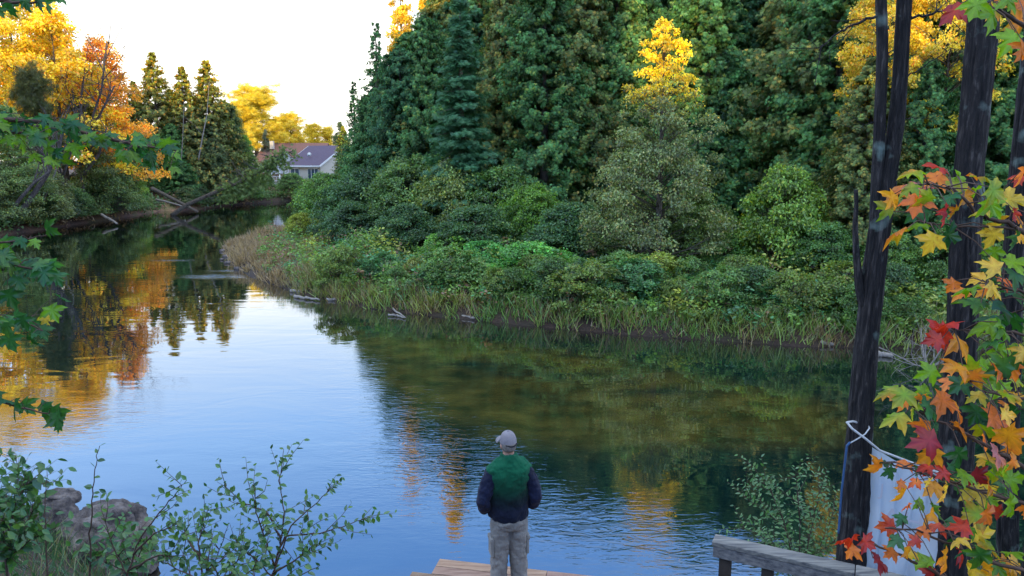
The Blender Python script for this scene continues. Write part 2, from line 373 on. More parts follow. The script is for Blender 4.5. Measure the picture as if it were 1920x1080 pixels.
def cedar(H, Rr, seed, nb=330, per=40, size=.24, open_=0.0, low=.03, warm=.16, power=.75, tmpl=T_SPRAY, top=.0, crs=1.0, sunlit_tips=None):
    r_ = np.random.default_rng(seed); mb = MB(); limbs = []
    ph = r_.uniform(0, 6.28, 4)
    zs = H * (low + (1 - low) * r_.random(nb) ** .9)
    for z in zs:
        t = z / H; az = r_.uniform(0, 6.28)
        prof = (1 - t) ** power * (.55 + .45 * min(1, (t + .05) / .25)) + .03
        lump = 1 + .22 * math.sin(3 * az + ph[0] + 4 * t) + .16 * math.sin(2 * az - 9 * t + ph[1])
        Ln = max(Rr * prof * lump * r_.uniform(.62, 1.08), .18)
        o = np.array([math.cos(az), math.sin(az), 0]); dz = Ln * r_.uniform(-.12, .22)
        tip = o * Ln + np.array([0, 0, z + dz])
        if open_ and r_.random() < open_: continue
        if r_.random() < .25: limbs.append((max(z - .1 * Ln, .1), tip * np.array([.8, .8, 1]), .012 + .006 * Ln))
        n = int(per * (.6 + .5 * Ln))
        tt = r_.uniform(.35, 1.03, n) ** .8
        pos = o * (tt * Ln)[:, None] + np.array([0, 0, z]) + np.outer(tt ** 2 * dz, [0, 0, 1])
        cr = crs * (.10 + .13 * Ln) * (1.15 - tt * .5)
        pos += unit(r_.normal(size=(n, 3))) * (cr * r_.random(n) ** .4)[:, None] * np.array([1, 1, 1.25])
        d = o * .6 + r_.normal(0, .5, (n, 3)) + np.array([0, 0, -.95])
        nr = o * 1.0 + np.array([0, 0, .6]) + r_.normal(0, .45, (n, 3))
        cl = tints(n, r_, .42, 1, (2.3, 1.25, .9), warm) * r_.uniform(.7, 1.3) * (.35 + .8 * np.clip(tt, 0, 1) ** 2)[:, None]  # sprays nearer the trunk are darker: crown shade painted into their colour
        if sunlit_tips is not None: w_ = np.clip((pos[:, 2] / H - .62) / .2 + r_.normal(0, .3, n), 0, 1)[:, None]; cl = cl * (1 - w_) + cl * np.array(sunlit_tips) * w_  # upper sprays turned gold, low sunlight painted into the leaf colour
        scatter(mb, tmpl, pos, d, nr, size * r_.uniform(.6, 1.15, n), 1.0, cl)
    return trunk_mesh(H, .015 * H + .04, seed + 1, .008, limbs[:70]), mb.mesh('crown', M['needle'])
def spruce(H, Rr, seed, levels=30, size=.26):
    r_ = np.random.default_rng(seed); mb = MB(); limbs = []
    for i in range(levels):
        t = .06 + .93 * (i + r_.uniform(-.2, .2)) / levels; z = t * H; nbr = int(11 + 9 * (1 - t)); a0 = r_.uniform(0, 6.28)
        for k in range(nbr):
            az = a0 + k * 6.283 / nbr + r_.normal(0, .3); zk = z + r_.normal(0, .16); Ln = Rr * ((1 - t) ** .8 + .03) * r_.uniform(.5, 1.12)
            o = np.array([math.cos(az), math.sin(az), 0]); side = np.array([-o[1], o[0], 0])
            zt = zk - .22 * Ln + .12 * r_.normal() * Ln; droop = r_.uniform(.05, .38)
            limbs.append((z, o * Ln * .9 + np.array([0, 0, zt]), .01 + .008 * Ln))
            n = int(44 * Ln + 8); tt = r_.uniform(.12, 1.02, n); w_ = (.30 * Ln * (1 - tt * .75) + .04) * r_.uniform(-1, 1, n)
            sag = -droop * Ln * tt + .22 * Ln * np.maximum(tt - .6, 0) - .45 * np.abs(w_)
            pos = o * (tt * Ln)[:, None] + side * w_[:, None] + np.outer(zk + sag, [0, 0, 1]) + r_.normal(0, .05, (n, 3))
            d = o[None] + side[None] * (np.sign(w_) * .8)[:, None] + r_.normal(0, .2, (n, 3)) + np.array([0, 0, -.45])
            nr = np.array([0, 0, .8]) + o * .6 + r_.normal(0, .4, (n, 3))
            scatter(mb, T_TWIG, pos, d, nr, size * r_.uniform(.7, 1.15, n), 1.5, tints(n, r_, .28) * r_.uniform(.8, 1.25))
    return trunk_mesh(H, .016 * H + .03, seed + 1, .003, limbs[::3]), mb.mesh('crown', M['needle'])
def broadleaf(H, Rr, seed, clumps=90, per=150, size=.13, low=.22, shape='round', warmcol=(1.5, .8, .5), warm=.08, hollow=.55, cr=(.35, .8), up=.5, tmpl=T_LEAF, mat='leaf', tr=.014, sunlit_top=None, flat=.85, var=.38, inner_shade=.4):
    r_ = np.random.default_rng(seed); mb = MB(); limbs = []
    for k in range(clumps):
        t = r_.random() ** .9; az = r_.uniform(0, 6.28); z = H * (low + (1 - low) * t)
        if shape == 'round': pr = math.sqrt(max(1 - (2 * t - .85) ** 2 / 1.35, .02))
        elif shape == 'spire': pr = ((1 - t) ** .72 * .97 + .03) * r_.uniform(.65, 1.15)
        elif shape == 'cone': pr = (1 - t) ** .7 * .95 + .05
        elif shape == 'column': pr = (1 - t) ** .4 * min(1, .4 + 2 * t)
        else: pr = math.sqrt(max(1 - t * t, .02))          # dome, for shrubs
        lump = 1 + .2 * math.sin(2 * az + seed) + .12 * math.sin(5 * az + 7 * t)
        rr = Rr * pr * lump * (hollow + (1 - hollow) * r_.random() ** .5)
        o = np.array([math.cos(az), math.sin(az), 0]); c = o * rr + np.array([0, 0, z])
        limbs.append((max(z - .45 * rr - .2, .08 * H), c, .008 + .006 * rr))
        s = r_.uniform(*cr) * ((.3 + .95 * pr) if shape == 'spire' else (.75 + .5 * pr)); n = int(per * (s / np.mean(cr)) ** 1.5)
        dd = unit(r_.normal(size=(n, 3))); dd[:, 2] = np.where(dd[:, 2] < -.3, -dd[:, 2] * .6, dd[:, 2])
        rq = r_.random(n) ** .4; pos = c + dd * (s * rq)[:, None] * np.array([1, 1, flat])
        d = o * .5 + r_.normal(0, .7, (n, 3)) + np.array([0, 0, -.35])
        nr = np.array([0, 0, up]) + o * .6 + r_.normal(0, .6, (n, 3))
        cl = tints(n, r_, var, 1, warmcol, warm) * r_.uniform(.65, 1.35) * (inner_shade + (1.15 - inner_shade) * rq ** 2)[:, None]  # leaves toward the clump centre darkened, shade painted into the colour
        if sunlit_top is not None:  # gold above a set height: sunlight on the crown top painted into the leaves
            w_ = np.clip((pos[:, 2] / H - sunlit_top[0]) / .06 + r_.normal(0, .6, n), 0, 1)[:, None]; cl = cl * (1 - w_) + cl * np.array(sunlit_top[1]) * w_
        scatter(mb, tmpl, pos, d, nr, size * r_.uniform(.6, 1.3, n), 1.0, cl)
    return trunk_mesh(H, tr * H + .03, seed + 1, .012, limbs, top=.85), mb.mesh('crown', M[mat])
def pine(H, Rr, seed, n=70):
    r_ = np.random.default_rng(seed); mb = MB(); limbs = []
    for k in range(n):
        t = .3 + .7 * r_.random() ** .8; z = H * t; az = r_.uniform(0, 6.28); Ln = Rr * (1.15 - t) ** .6 * r_.uniform(.3, 1.15)
        o = np.array([math.cos(az), math.sin(az), 0]); tip = o * Ln + np.array([0, 0, z + .22 * Ln]); limbs.append((z - .1, tip, .03))
        for q in range(4):
            c = o * Ln * r_.uniform(.4, 1.1) + np.array([0, 0, z + .2 * Ln]) + r_.normal(0, .35, 3); m = 30
            pos = c + unit(r_.normal(size=(m, 3))) * (r_.random(m) ** .5 * .6)[:, None] * np.array([1, 1, .8])
            scatter(mb, T_TUFT, pos, r_.normal(0, .6, (m, 3)) + np.array([0, 0, .7]) + o * .4, rnd_dir(m, r_), .38 * r_.uniform(.7, 1.2, m), 1.2, tints(m, r_, .25))
    return trunk_mesh(H, .016 * H + .05, seed + 1, .01, limbs, top=.98), mb.mesh('crown', M['needle'])
PROTO = {
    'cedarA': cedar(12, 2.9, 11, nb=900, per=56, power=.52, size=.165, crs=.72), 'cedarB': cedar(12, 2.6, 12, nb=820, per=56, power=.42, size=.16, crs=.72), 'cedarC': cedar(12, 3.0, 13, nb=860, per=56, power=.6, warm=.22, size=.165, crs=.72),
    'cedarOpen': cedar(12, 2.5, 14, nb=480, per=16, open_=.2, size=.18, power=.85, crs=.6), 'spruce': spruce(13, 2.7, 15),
    'goldcol': broadleaf(16, .8, 16, clumps=170, per=110, size=.15, low=.2, shape='column', cr=(.2, .45), inner_shade=.8),
    'mixed': broadleaf(11, 3.1, 17, clumps=300, per=150, size=.12, low=.10, shape='spire', warm=.15, warmcol=(1.5, 1.0, .9), cr=(.3, .75), sunlit_top=(.69, (4.2, 2.5, .3))),
    'birch': broadleaf(12, 2.6, 18, clumps=120, per=120, size=.13, low=.5, shape='round', cr=(.25, .6), inner_shade=.8),
    'broadA': broadleaf(15, 4.3, 19, clumps=190, per=130, size=.22, low=.2, shape='round', cr=(.5, 1.15), hollow=.45, inner_shade=.85),
    'broadB': broadleaf(13, 3.4, 20, clumps=130, per=130, size=.2, low=.2, shape='cone', cr=(.4, 1.0), hollow=.4, inner_shade=.8),
    'pine': pine(14, 4.2, 21, 90), 'farcone': cedar(12, 3.0, 22, nb=900, per=18, size=.22, power=.72, crs=.55, sunlit_tips=(2.8, 2.0, .5)),
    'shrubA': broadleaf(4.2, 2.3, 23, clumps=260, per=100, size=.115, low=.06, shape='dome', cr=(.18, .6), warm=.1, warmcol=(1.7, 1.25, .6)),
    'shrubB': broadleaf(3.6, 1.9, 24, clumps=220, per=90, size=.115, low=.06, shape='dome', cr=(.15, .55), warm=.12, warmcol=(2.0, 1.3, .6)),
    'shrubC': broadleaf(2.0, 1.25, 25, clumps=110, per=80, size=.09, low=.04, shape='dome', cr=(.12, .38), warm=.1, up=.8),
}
def plant(proto, name, x, Y, h, wide, color, label, cat, group=None, ypx=None, seed=None, z=None, bark=None):
    """x: pixel column of the stem, Y: metres away; h: height in metres, or ypx: the pixel row of its top"""
    tr, cr = PROTO[proto]
    b = P(x, 300, Y); X = b[0]
    while float(river_sd(np.array([[X, Y]]))[0]) < .7 and Y < 140: Y += .5; X = P(x, 300, Y)[0]
    z0 = gz(X, Y) if z is None else z
    if ypx is not None: h = P(x, ypx, Y)[2] - z0
    Hr = max(v.co.z for v in cr.vertices) if proto not in HREF else HREF[proto]; HREF[proto] = Hr
    sc = h / Hr
    o = thing(name, label, cat, (X, Y, z0 - .05), random.uniform(0, 6.28), group, (sc * wide, sc * wide, sc))
    obj('trunk', tr, o); obj('crown', cr, o, color)
    return o
HREF = {}

# ------------------------------------------------------------------ the forest across the river
CED = (.100, .255, .075); CEDB = (.175, .250, .068); CEDD = (.068, .200, .080)
FW = 'trees of the forest across the river'
def T(proto, name, x, Y, ypx, wide, color, label, cat='tree', group=FW, **k): return plant(proto, name, x, Y, 0, wide, color, label, cat, group, ypx=ypx, **k)
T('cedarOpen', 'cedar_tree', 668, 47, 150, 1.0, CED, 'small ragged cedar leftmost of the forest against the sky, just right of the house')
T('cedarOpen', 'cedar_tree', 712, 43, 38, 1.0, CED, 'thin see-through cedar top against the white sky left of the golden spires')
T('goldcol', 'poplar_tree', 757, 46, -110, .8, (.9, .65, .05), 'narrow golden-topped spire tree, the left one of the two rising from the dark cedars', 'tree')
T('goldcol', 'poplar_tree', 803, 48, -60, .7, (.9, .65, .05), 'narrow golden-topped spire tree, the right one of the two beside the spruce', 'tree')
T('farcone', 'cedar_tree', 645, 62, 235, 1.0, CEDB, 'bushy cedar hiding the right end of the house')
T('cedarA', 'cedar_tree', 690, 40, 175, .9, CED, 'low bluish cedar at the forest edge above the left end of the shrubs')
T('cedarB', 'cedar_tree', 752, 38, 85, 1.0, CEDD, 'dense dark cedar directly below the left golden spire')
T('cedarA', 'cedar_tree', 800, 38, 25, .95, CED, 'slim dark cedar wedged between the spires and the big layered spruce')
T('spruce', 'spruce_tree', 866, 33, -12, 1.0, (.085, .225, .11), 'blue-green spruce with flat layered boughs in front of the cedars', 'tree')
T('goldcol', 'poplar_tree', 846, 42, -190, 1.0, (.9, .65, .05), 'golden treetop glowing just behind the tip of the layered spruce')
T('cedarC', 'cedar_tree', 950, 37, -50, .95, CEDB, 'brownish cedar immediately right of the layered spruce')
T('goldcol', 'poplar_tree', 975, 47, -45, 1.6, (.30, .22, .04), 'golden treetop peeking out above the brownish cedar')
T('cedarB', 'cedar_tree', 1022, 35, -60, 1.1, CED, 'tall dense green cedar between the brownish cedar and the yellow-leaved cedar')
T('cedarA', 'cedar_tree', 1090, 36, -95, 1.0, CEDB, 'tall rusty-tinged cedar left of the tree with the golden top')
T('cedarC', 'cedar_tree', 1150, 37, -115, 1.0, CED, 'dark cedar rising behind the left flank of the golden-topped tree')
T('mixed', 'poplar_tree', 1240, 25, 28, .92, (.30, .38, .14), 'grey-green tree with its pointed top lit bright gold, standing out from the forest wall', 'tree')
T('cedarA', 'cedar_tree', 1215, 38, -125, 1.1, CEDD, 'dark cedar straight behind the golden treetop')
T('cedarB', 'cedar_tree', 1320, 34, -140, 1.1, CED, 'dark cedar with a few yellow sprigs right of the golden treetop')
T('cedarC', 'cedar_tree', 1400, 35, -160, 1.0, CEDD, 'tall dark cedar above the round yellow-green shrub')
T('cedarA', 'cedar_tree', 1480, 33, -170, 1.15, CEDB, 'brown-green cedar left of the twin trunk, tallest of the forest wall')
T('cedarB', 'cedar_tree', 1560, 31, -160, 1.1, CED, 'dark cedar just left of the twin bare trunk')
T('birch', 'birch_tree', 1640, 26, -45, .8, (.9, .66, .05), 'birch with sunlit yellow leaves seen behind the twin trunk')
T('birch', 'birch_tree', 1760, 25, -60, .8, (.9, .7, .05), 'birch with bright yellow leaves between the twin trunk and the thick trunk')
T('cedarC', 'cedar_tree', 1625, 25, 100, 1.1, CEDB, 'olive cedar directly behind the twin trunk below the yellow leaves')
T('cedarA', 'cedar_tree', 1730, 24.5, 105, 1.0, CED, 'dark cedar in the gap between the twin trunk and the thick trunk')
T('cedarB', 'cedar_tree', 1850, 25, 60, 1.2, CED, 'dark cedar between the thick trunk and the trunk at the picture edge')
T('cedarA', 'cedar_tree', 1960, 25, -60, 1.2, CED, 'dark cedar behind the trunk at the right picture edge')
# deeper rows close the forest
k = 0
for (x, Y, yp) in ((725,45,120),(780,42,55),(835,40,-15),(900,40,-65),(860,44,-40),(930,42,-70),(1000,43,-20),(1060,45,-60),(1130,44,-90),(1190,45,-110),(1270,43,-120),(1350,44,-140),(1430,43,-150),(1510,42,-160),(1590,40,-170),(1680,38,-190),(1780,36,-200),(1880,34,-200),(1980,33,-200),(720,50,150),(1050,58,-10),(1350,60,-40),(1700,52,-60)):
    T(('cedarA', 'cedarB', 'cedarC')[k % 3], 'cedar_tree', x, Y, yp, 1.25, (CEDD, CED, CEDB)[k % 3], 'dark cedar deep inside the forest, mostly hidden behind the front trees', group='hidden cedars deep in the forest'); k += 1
# shrubs along the far bank
SG = 'shrubs in front of the forest'
def S(proto, x, Y, yp, wide, color, label, **k): return T(proto, 'shrub', x, Y, yp, wide, color, label, 'shrub', SG, **k)
S('shrubB', 545, 47, 322, 1.3, (0.156, 0.283, 0.069), 'grey-green shrub below the white stair of the house')
S('shrubA', 610, 42, 318, 1.1, (0.173, 0.334, 0.069), 'rounded green shrub below the purple roof')
S('shrubA', 560, 38, 395, 1.2, (0.314, 0.384, 0.034), 'low shrub with yellow leaves right above the dry grass of the point')
S('shrubA', 690, 37, 306, 1.15, (0.095, 0.207, 0.079), 'dark blue-green shrub left of the pale-topped shrub')
S('shrubB', 655, 34, 372, 1.3, (0.083, 0.184, 0.069), 'dark low shrub overhanging the grass left of the middle of the bank')
S('shrubA', 770, 35, 286, 1.15, (0.156, 0.283, 0.079), 'tall grey-green shrub left of the pale blossoming shrub')
S('shrubA', 850, 33, 288, 1.0, (0.266, 0.351, 0.091), 'pale olive shrub with faded tops below the spruce')
S('shrubB', 760, 31, 376, 1.3, (0.088, 0.194, 0.069), 'dark leafy shrub in the second row below the tall grey-green shrub')
S('shrubB', 940, 32, 305, 1.1, (0.140, 0.283, 0.069), 'green shrub between the pale olive shrub and the bright green shrub')
S('shrubA', 1000, 29, 338, .9, (0.175, 0.356, 0.043), 'bright green shrub with yellowish shoots left of the golden-topped tree')
S('shrubB', 890, 28, 378, 1.3, (0.095, 0.207, 0.069), 'dark low shrub in front of the pale olive shrub')
S('shrubB', 1075, 27, 372, 1.2, (0.095, 0.217, 0.079), 'dark bushy shrub at the left foot of the golden-topped tree')
S('shrubB', 1180, 26, 420, 1.2, (0.156, 0.283, 0.079), 'dull green shrub in the middle of the foot of the golden-topped tree')
S('shrubA', 1290, 26, 335, .9, (0.219, 0.334, 0.079), 'olive shrub under the right flank of the golden-topped tree')
S('shrubB', 1370, 25, 430, 1.2, (0.156, 0.334, 0.069), 'green shrub hanging low over the weeds right of the olive shrub')
S('shrubB', 1475, 25, 300, .85, (0.235, 0.400, 0.069), 'round yellow-green shrub standing alone before the dark cedars')
S('shrubB', 1560, 23.5, 410, 1.1, (0.125, 0.283, 0.069), 'dark green shrub left behind the twin trunk')
S('shrubB', 1690, 22.5, 430, 1.1, (0.173, 0.334, 0.069), 'mid green shrub between the twin trunk and the thick trunk')
S('shrubB', 1800, 22, 420, 1.1, (0.156, 0.301, 0.069), 'green shrub behind the thick trunk')
S('shrubB', 1900, 21.5, 400, 1.1, (0.156, 0.301, 0.069), 'green shrub behind the trunk at the right picture edge')
LW = 'weeds and low bushes on the far bank'
def W_(x, Y, yp, wide, color, label): return T('shrubC', 'low_bush', x, Y, yp - 22, wide * 1.15, color, label, 'bush', LW)
W_(720, 29, 480, 1.3, (0.195, 0.391, 0.066), 'leafy weed with a pointed bright tip on the left part of the bank')
W_(830, 27, 455, 1.2, (0.195, 0.426, 0.066), 'upright leafy weed rising over the left middle of the bank grass')
W_(905, 26, 470, 1.4, (0.146, 0.463, 0.120), 'bluish green bush in the middle of the bank grass')
W_(1000, 24.5, 470, 1.6, (0.195, 0.534, 0.109), 'fresh green feathery bush, brightest on the bank')
W_(1090, 24, 500, 1.3, (0.195, 0.391, 0.066), 'small leafy bush right of the feathery bush')
W_(1230, 22.5, 490, 1.5, (0.390, 0.499, 0.087), 'yellowish flowering bush below the golden-topped tree')
W_(1310, 22, 530, 1.4, (0.163, 0.463, 0.130), 'pale green bush just right of the yellowish flowering bush')
W_(1400, 21.5, 545, 1.4, (0.294, 0.463, 0.066), 'low yellow-green bush on the right half of the bank')
W_(1490, 21, 540, 1.4, (0.261, 0.426, 0.066), 'low bush near the mud ledge left of the twin trunk')
W_(1680, 20, 560, 1.4, (0.227, 0.426, 0.066), 'low bush right of the twin trunk above the floating log')
W_(1800, 19.5, 570, 1.4, (0.261, 0.426, 0.066), 'low bush behind the maple leaves at the right end of the bank')

for i in range(34):
    x = 640 + i * 33 + random.uniform(-12, 12); yb = np.interp(x, [430, 560, 700, 850, 1000, 1200, 1400, 1600, 1800], [500, 550, 580, 597, 612, 630, 643, 652, 660]); g0 = G(x, yb); Y_ = g0[1] + random.uniform(1.0, 3.6)
    o = plant('shrubC', 'low_bush', x, Y_, random.uniform(.8, 1.6), random.uniform(.9, 1.5), random.choice([(0.130, 0.260, 0.055), (0.208, 0.312, 0.055), (0.104, 0.273, 0.088), (0.312, 0.351, 0.088), (0.091, 0.195, 0.055), (0.169, 0.325, 0.077)]), 'small leafy bush growing among the weeds of the far bank', 'bush', 'small bushes among the weeds of the far bank')
# ------------------------------------------------------------------ left bank
LB = 'trees on the left bank'
def TL(proto, name, x, Y, yp, wide, color, label, cat='tree', group=LB): return T(proto, name, x, Y, yp, wide, color, label, cat, group)
CEF = (.10, .16, .06); GOLD = (.95, .72, .05); ORG = (.98, .52, .05)
TL('broadA', 'maple_tree', -60, 52, -60, .9, GOLD, 'big golden maple at the left picture edge')
TL('broadA', 'maple_tree', 45, 58, -50, .85, (.95, .74, .05), 'tall golden tree second from the left edge, its crown above the picture')
TL('broadB', 'maple_tree', 120, 56, 2, 1.1, (.98, .72, .05), 'golden yellow tree with rounded top left of the orange tree')
TL('broadB', 'maple_tree', 205, 58, 62, 1.0, ORG, 'orange-red maple at the right end of the golden trees')
TL('broadB', 'maple_tree', 160, 52, 170, 1.0, (.16, .20, .04), 'yellow-green tree below the orange maple')
TL('pine', 'pine_tree', 75, 50, 110, .8, (.12, .13, .04), 'olive pine with horizontal boughs in front of the golden trees')
TL('broadB', 'ash_tree', 20, 47, 190, 1.1, (0.226, 0.328, 0.099), 'dull green tree at the left edge behind the nearby maple twig')
TL('broadB', 'ash_tree', 230, 54, 225, .8, (0.300, 0.465, 0.079), 'light green small tree before the tall conifers')
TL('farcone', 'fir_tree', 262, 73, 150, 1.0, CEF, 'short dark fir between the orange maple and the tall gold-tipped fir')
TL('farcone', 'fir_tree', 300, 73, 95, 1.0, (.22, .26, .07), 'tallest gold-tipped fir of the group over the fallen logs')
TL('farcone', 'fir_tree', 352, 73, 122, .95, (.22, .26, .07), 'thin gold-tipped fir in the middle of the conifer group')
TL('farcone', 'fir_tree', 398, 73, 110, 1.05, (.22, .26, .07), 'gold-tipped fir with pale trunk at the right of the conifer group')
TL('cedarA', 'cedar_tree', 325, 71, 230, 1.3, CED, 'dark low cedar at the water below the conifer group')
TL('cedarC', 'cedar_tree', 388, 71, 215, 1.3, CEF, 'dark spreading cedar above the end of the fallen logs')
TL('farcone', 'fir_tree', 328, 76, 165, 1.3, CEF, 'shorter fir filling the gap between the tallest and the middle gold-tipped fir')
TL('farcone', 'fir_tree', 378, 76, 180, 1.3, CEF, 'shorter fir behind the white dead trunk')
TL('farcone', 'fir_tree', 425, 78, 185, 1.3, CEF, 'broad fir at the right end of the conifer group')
TL('cedarB', 'cedar_tree', 428, 74, 190, 1.2, (.10, .17, .05), 'green cedar leaning over the bend of the river')
TL('broadB', 'ash_tree', 462, 76, 250, .9, (0.226, 0.411, 0.060), 'light green bushy tree right of the conifer group at the river bend')
TL('broadB', 'ash_tree', 440, 82, 190, .8, (0.432, 0.354, 0.025), 'yellow sunlit tree rising behind the river bend')
FPN = 'trees behind the house'
for (x, Y, yp, wd_, lb) in ((455,104,178,.8,'golden pine leftmost behind the brown roof'),(482,108,150,1.0,'tallest golden pine, its open crown against the sky behind the brown roof'),(520,112,215,.8,'short golden pine between the tallest pine and the white gable'),(548,112,205,.8,'golden pine straight above the white gable'),(588,118,226,.8,'small golden pine above the left part of the purple roof'),(615,120,232,.7,'small golden pine above the right part of the purple roof')):
    T('pine', 'pine_tree', x, Y, yp, wd_ * 1.75, (.9, .68, .06), lb, 'tree', FPN)
T('broadB', 'ash_tree', 640, 100, 225, .9, (.10, .16, .04), 'pale green tree right behind the purple roof', 'tree', FPN)
T('broadB', 'ash_tree', 500, 104, 240, .6, (.10, .14, .09), 'grey-green tree behind the left end of the brown roof', 'tree', FPN)
for i, (x, Y, yp) in enumerate(((470,125,245),(560,130,250),(640,130,255),(400,110,230),(250,90,200),(100,80,60),(180,85,110))):
    T('broadB', 'distant_tree', x, Y, yp, 1.6, (.2, .2, .05), 'hazy tree of the distant woods glimpsed between nearer trunks', 'tree', 'distant trees glimpsed between trunks')
LS = 'shrubs on the left bank'
def SL(x, Y, yp, wide, color, label, proto='shrubA'): return T(proto, 'shrub', x, Y, yp, wide, color, label, 'shrub', LS)
SL(-20, 47, 300, 1.2, (0.219, 0.301, 0.101), 'grey-green shrub at the left picture edge above the bank')
SL(60, 50, 300, 1.1, (0.235, 0.283, 0.101), 'greyish shrub behind the dark leaning trunks')
SL(125, 50.5, 345, 1.1, (0.156, 0.283, 0.079), 'low green shrub right of the bleached leaning trunk')
SL(185, 54, 300, 1.2, (0.188, 0.283, 0.091), 'tangled grey-green shrub in the middle of the left bank')
SL(235, 57, 330, 1.1, (0.156, 0.317, 0.079), 'blue-green shrub overhanging the water left of the sandy spot')
SL(200, 52, 375, 1.0, (0.219, 0.334, 0.091), 'low pale shrub at the water edge of the left bank', 'shrubB')
SL(150, 49, 390, 1.0, (0.188, 0.283, 0.079), 'small shrub at the water right of the bleached trunk foot', 'shrubC')
SL(255, 60, 365, 1.0, (0.251, 0.367, 0.091), 'small olive shrub beside the sandy spot', 'shrubB')
SL(410, 70, 330, 1.5, (0.140, 0.283, 0.069), 'green shrub behind the raised end of the fallen trunk')
SL(450, 80, 330, 1.6, (0.188, 0.334, 0.079), 'shrub at the far bend of the river right of the fallen trunk')
SL(490, 87, 325, 1.5, (0.156, 0.301, 0.079), 'shrub at the far bend left of the white stair')
SL(350, 66, 345, 1.4, (0.095, 0.200, 0.069), 'dark shrub behind the fallen logs')
SL(15, 46.5, 360, 1.0, (0.283, 0.301, 0.091), 'brownish low shrub behind the foot of the leaning trunks', 'shrubB')

for i in range(16):
    x = 20 + i * 25 + random.uniform(-8, 8); Y_ = 44 + .06 * x
    while float(river_sd(np.array([[P(x, 300, Y_)[0], Y_]]))[0]) < .5 and Y_ < 110: Y_ += .4
    if 268 < x < 330: continue
    plant('shrubC', 'low_bush', x, Y_, random.uniform(1.4, 2.3), random.uniform(1.1, 1.6), random.choice([(.12,.20,.05), (.09,.17,.05), (.17,.22,.07), (.08,.14,.05)]), 'small bush overhanging the waterline of the left bank', 'bush', 'small bushes along the waterline of the left bank')
# the wood on the near bank, behind the viewer: unseen, its heights shaped to shade all but the treetops
def us(u, s): return (SY * u + SX * s, -SX * u + SY * s)
NB = 'trees of the unseen wood behind the viewer, shaped for the shade'
TE = math.tan(SUN_EL)
def need(u):              # height of the shade at distance s along the light
    if u < -41.2: return 8.0 + 49 * TE
    if u < -31: return 10.6 + 57 * TE
    if u < -1.7: return 12.4 + 38 * TE
    if u < 3.6: return 6.9 + 30 * TE
    if u < 6.9: return 13.5 + 33 * TE
    if u < 11.2: return 8.0 + 27 * TE
    return 14.0 + 30 * TE
uu = -66.0; i = 0
for k_ in ('cedarA', 'cedarB'): HREF.setdefault(k_, max(v.co.z for v in PROTO[k_][1].vertices))
while uu < 48:
    s = -42 + (i % 2) * 3
    hi = max(need(uu - .6), need(uu + .6)) if not (-2.3 < uu < 4.2 or 6.3 < uu < 11.8) else need(uu)
    Hh = hi - s * TE; X_, Y_ = us(uu, s); z0 = gz(X_, Y_); pk_ = ('cedarB', 'cedarA')[i % 2]; tr_, cr_ = PROTO[pk_]
    sc = (Hh + random.uniform(-.3, .7) - z0) / HREF[pk_]
    o = thing('cedar_tree', 'tall cedar of the unseen wood behind the viewer, height shaped for the shade', 'tree', (X_, Y_, z0), random.uniform(0, 6), NB, (1.05, 1.05, sc))
    obj('trunk', tr_, o); obj('crown', cr_, o, CED)
    uu += 1.1; i += 1
# unseen high-crowned trees added behind the gap to leave only a window of light
PROTO['light_window_crown'] = broadleaf(30, 3.2, 77, clumps=150, per=120, size=.3, low=.64, shape='column', cr=(.6, 1.1))
for uu, s in ((-1.4, -50), (2.8, -52), (.7, -55)):
    X_, Y_ = us(uu, s); z0 = gz(X_, Y_); tr_, cr_ = PROTO['light_window_crown']; wb = 11.2 + (30 - s) * TE
    sc = (wb - z0 + 1.0) / (30 * .64); o = thing('pine_tree', 'unseen high-crowned tree added behind the viewer to block part of the sunlight', 'tree', (X_, Y_, z0), uu, 'unseen high-crowned trees added to narrow the sunlight', (.8, .8, sc)); obj('trunk', tr_, o); obj('crown', cr_, o, CED)
# ------------------------------------------------------------------ grass and weeds
def field(n, xr, yr, cond, seed):
    r_ = np.random.default_rng(seed); Q = np.stack([r_.uniform(*xr, n), r_.uniform(*yr, n)], 1); sd = river_sd(Q)
    k = cond(Q, sd, r_); Q = Q[k]; return Q, sd[k], r_
def grass(name, Q, r_, per, h, colf, width=.018, lean=None, spread=.09):
    n = len(Q) * per; Qp = np.repeat(Q, per, 0) + r_.normal(0, spread, (n, 2)); zz = land_z(Qp, False)
    pos = np.column_stack([Qp, zz - .02]); hh = np.repeat(h, per) * r_.uniform(.5, 1.15, n)
    d = np.column_stack([r_.normal(0, .38, (n, 2)), np.ones(n)])
    if lean is not None: d[:, :2] += np.repeat(lean, per, 0) * r_.uniform(.2, 1.3, (n, 1))
    nr = rnd_dir(n, r_) * np.array([1, 1, .1]); nr[:, 2] = .2
    mb = MB(); scatter(mb, T_BLADE, pos, d, nr, hh, width / hh, colf(Qp, r_))
    return mb.build(name, M['leaf'], None, (1, 1, 1))
def shade_of(Q, s, seed): return np.array([mnoise.noise(Vector((a * s, b * s, seed))) for a, b in Q])
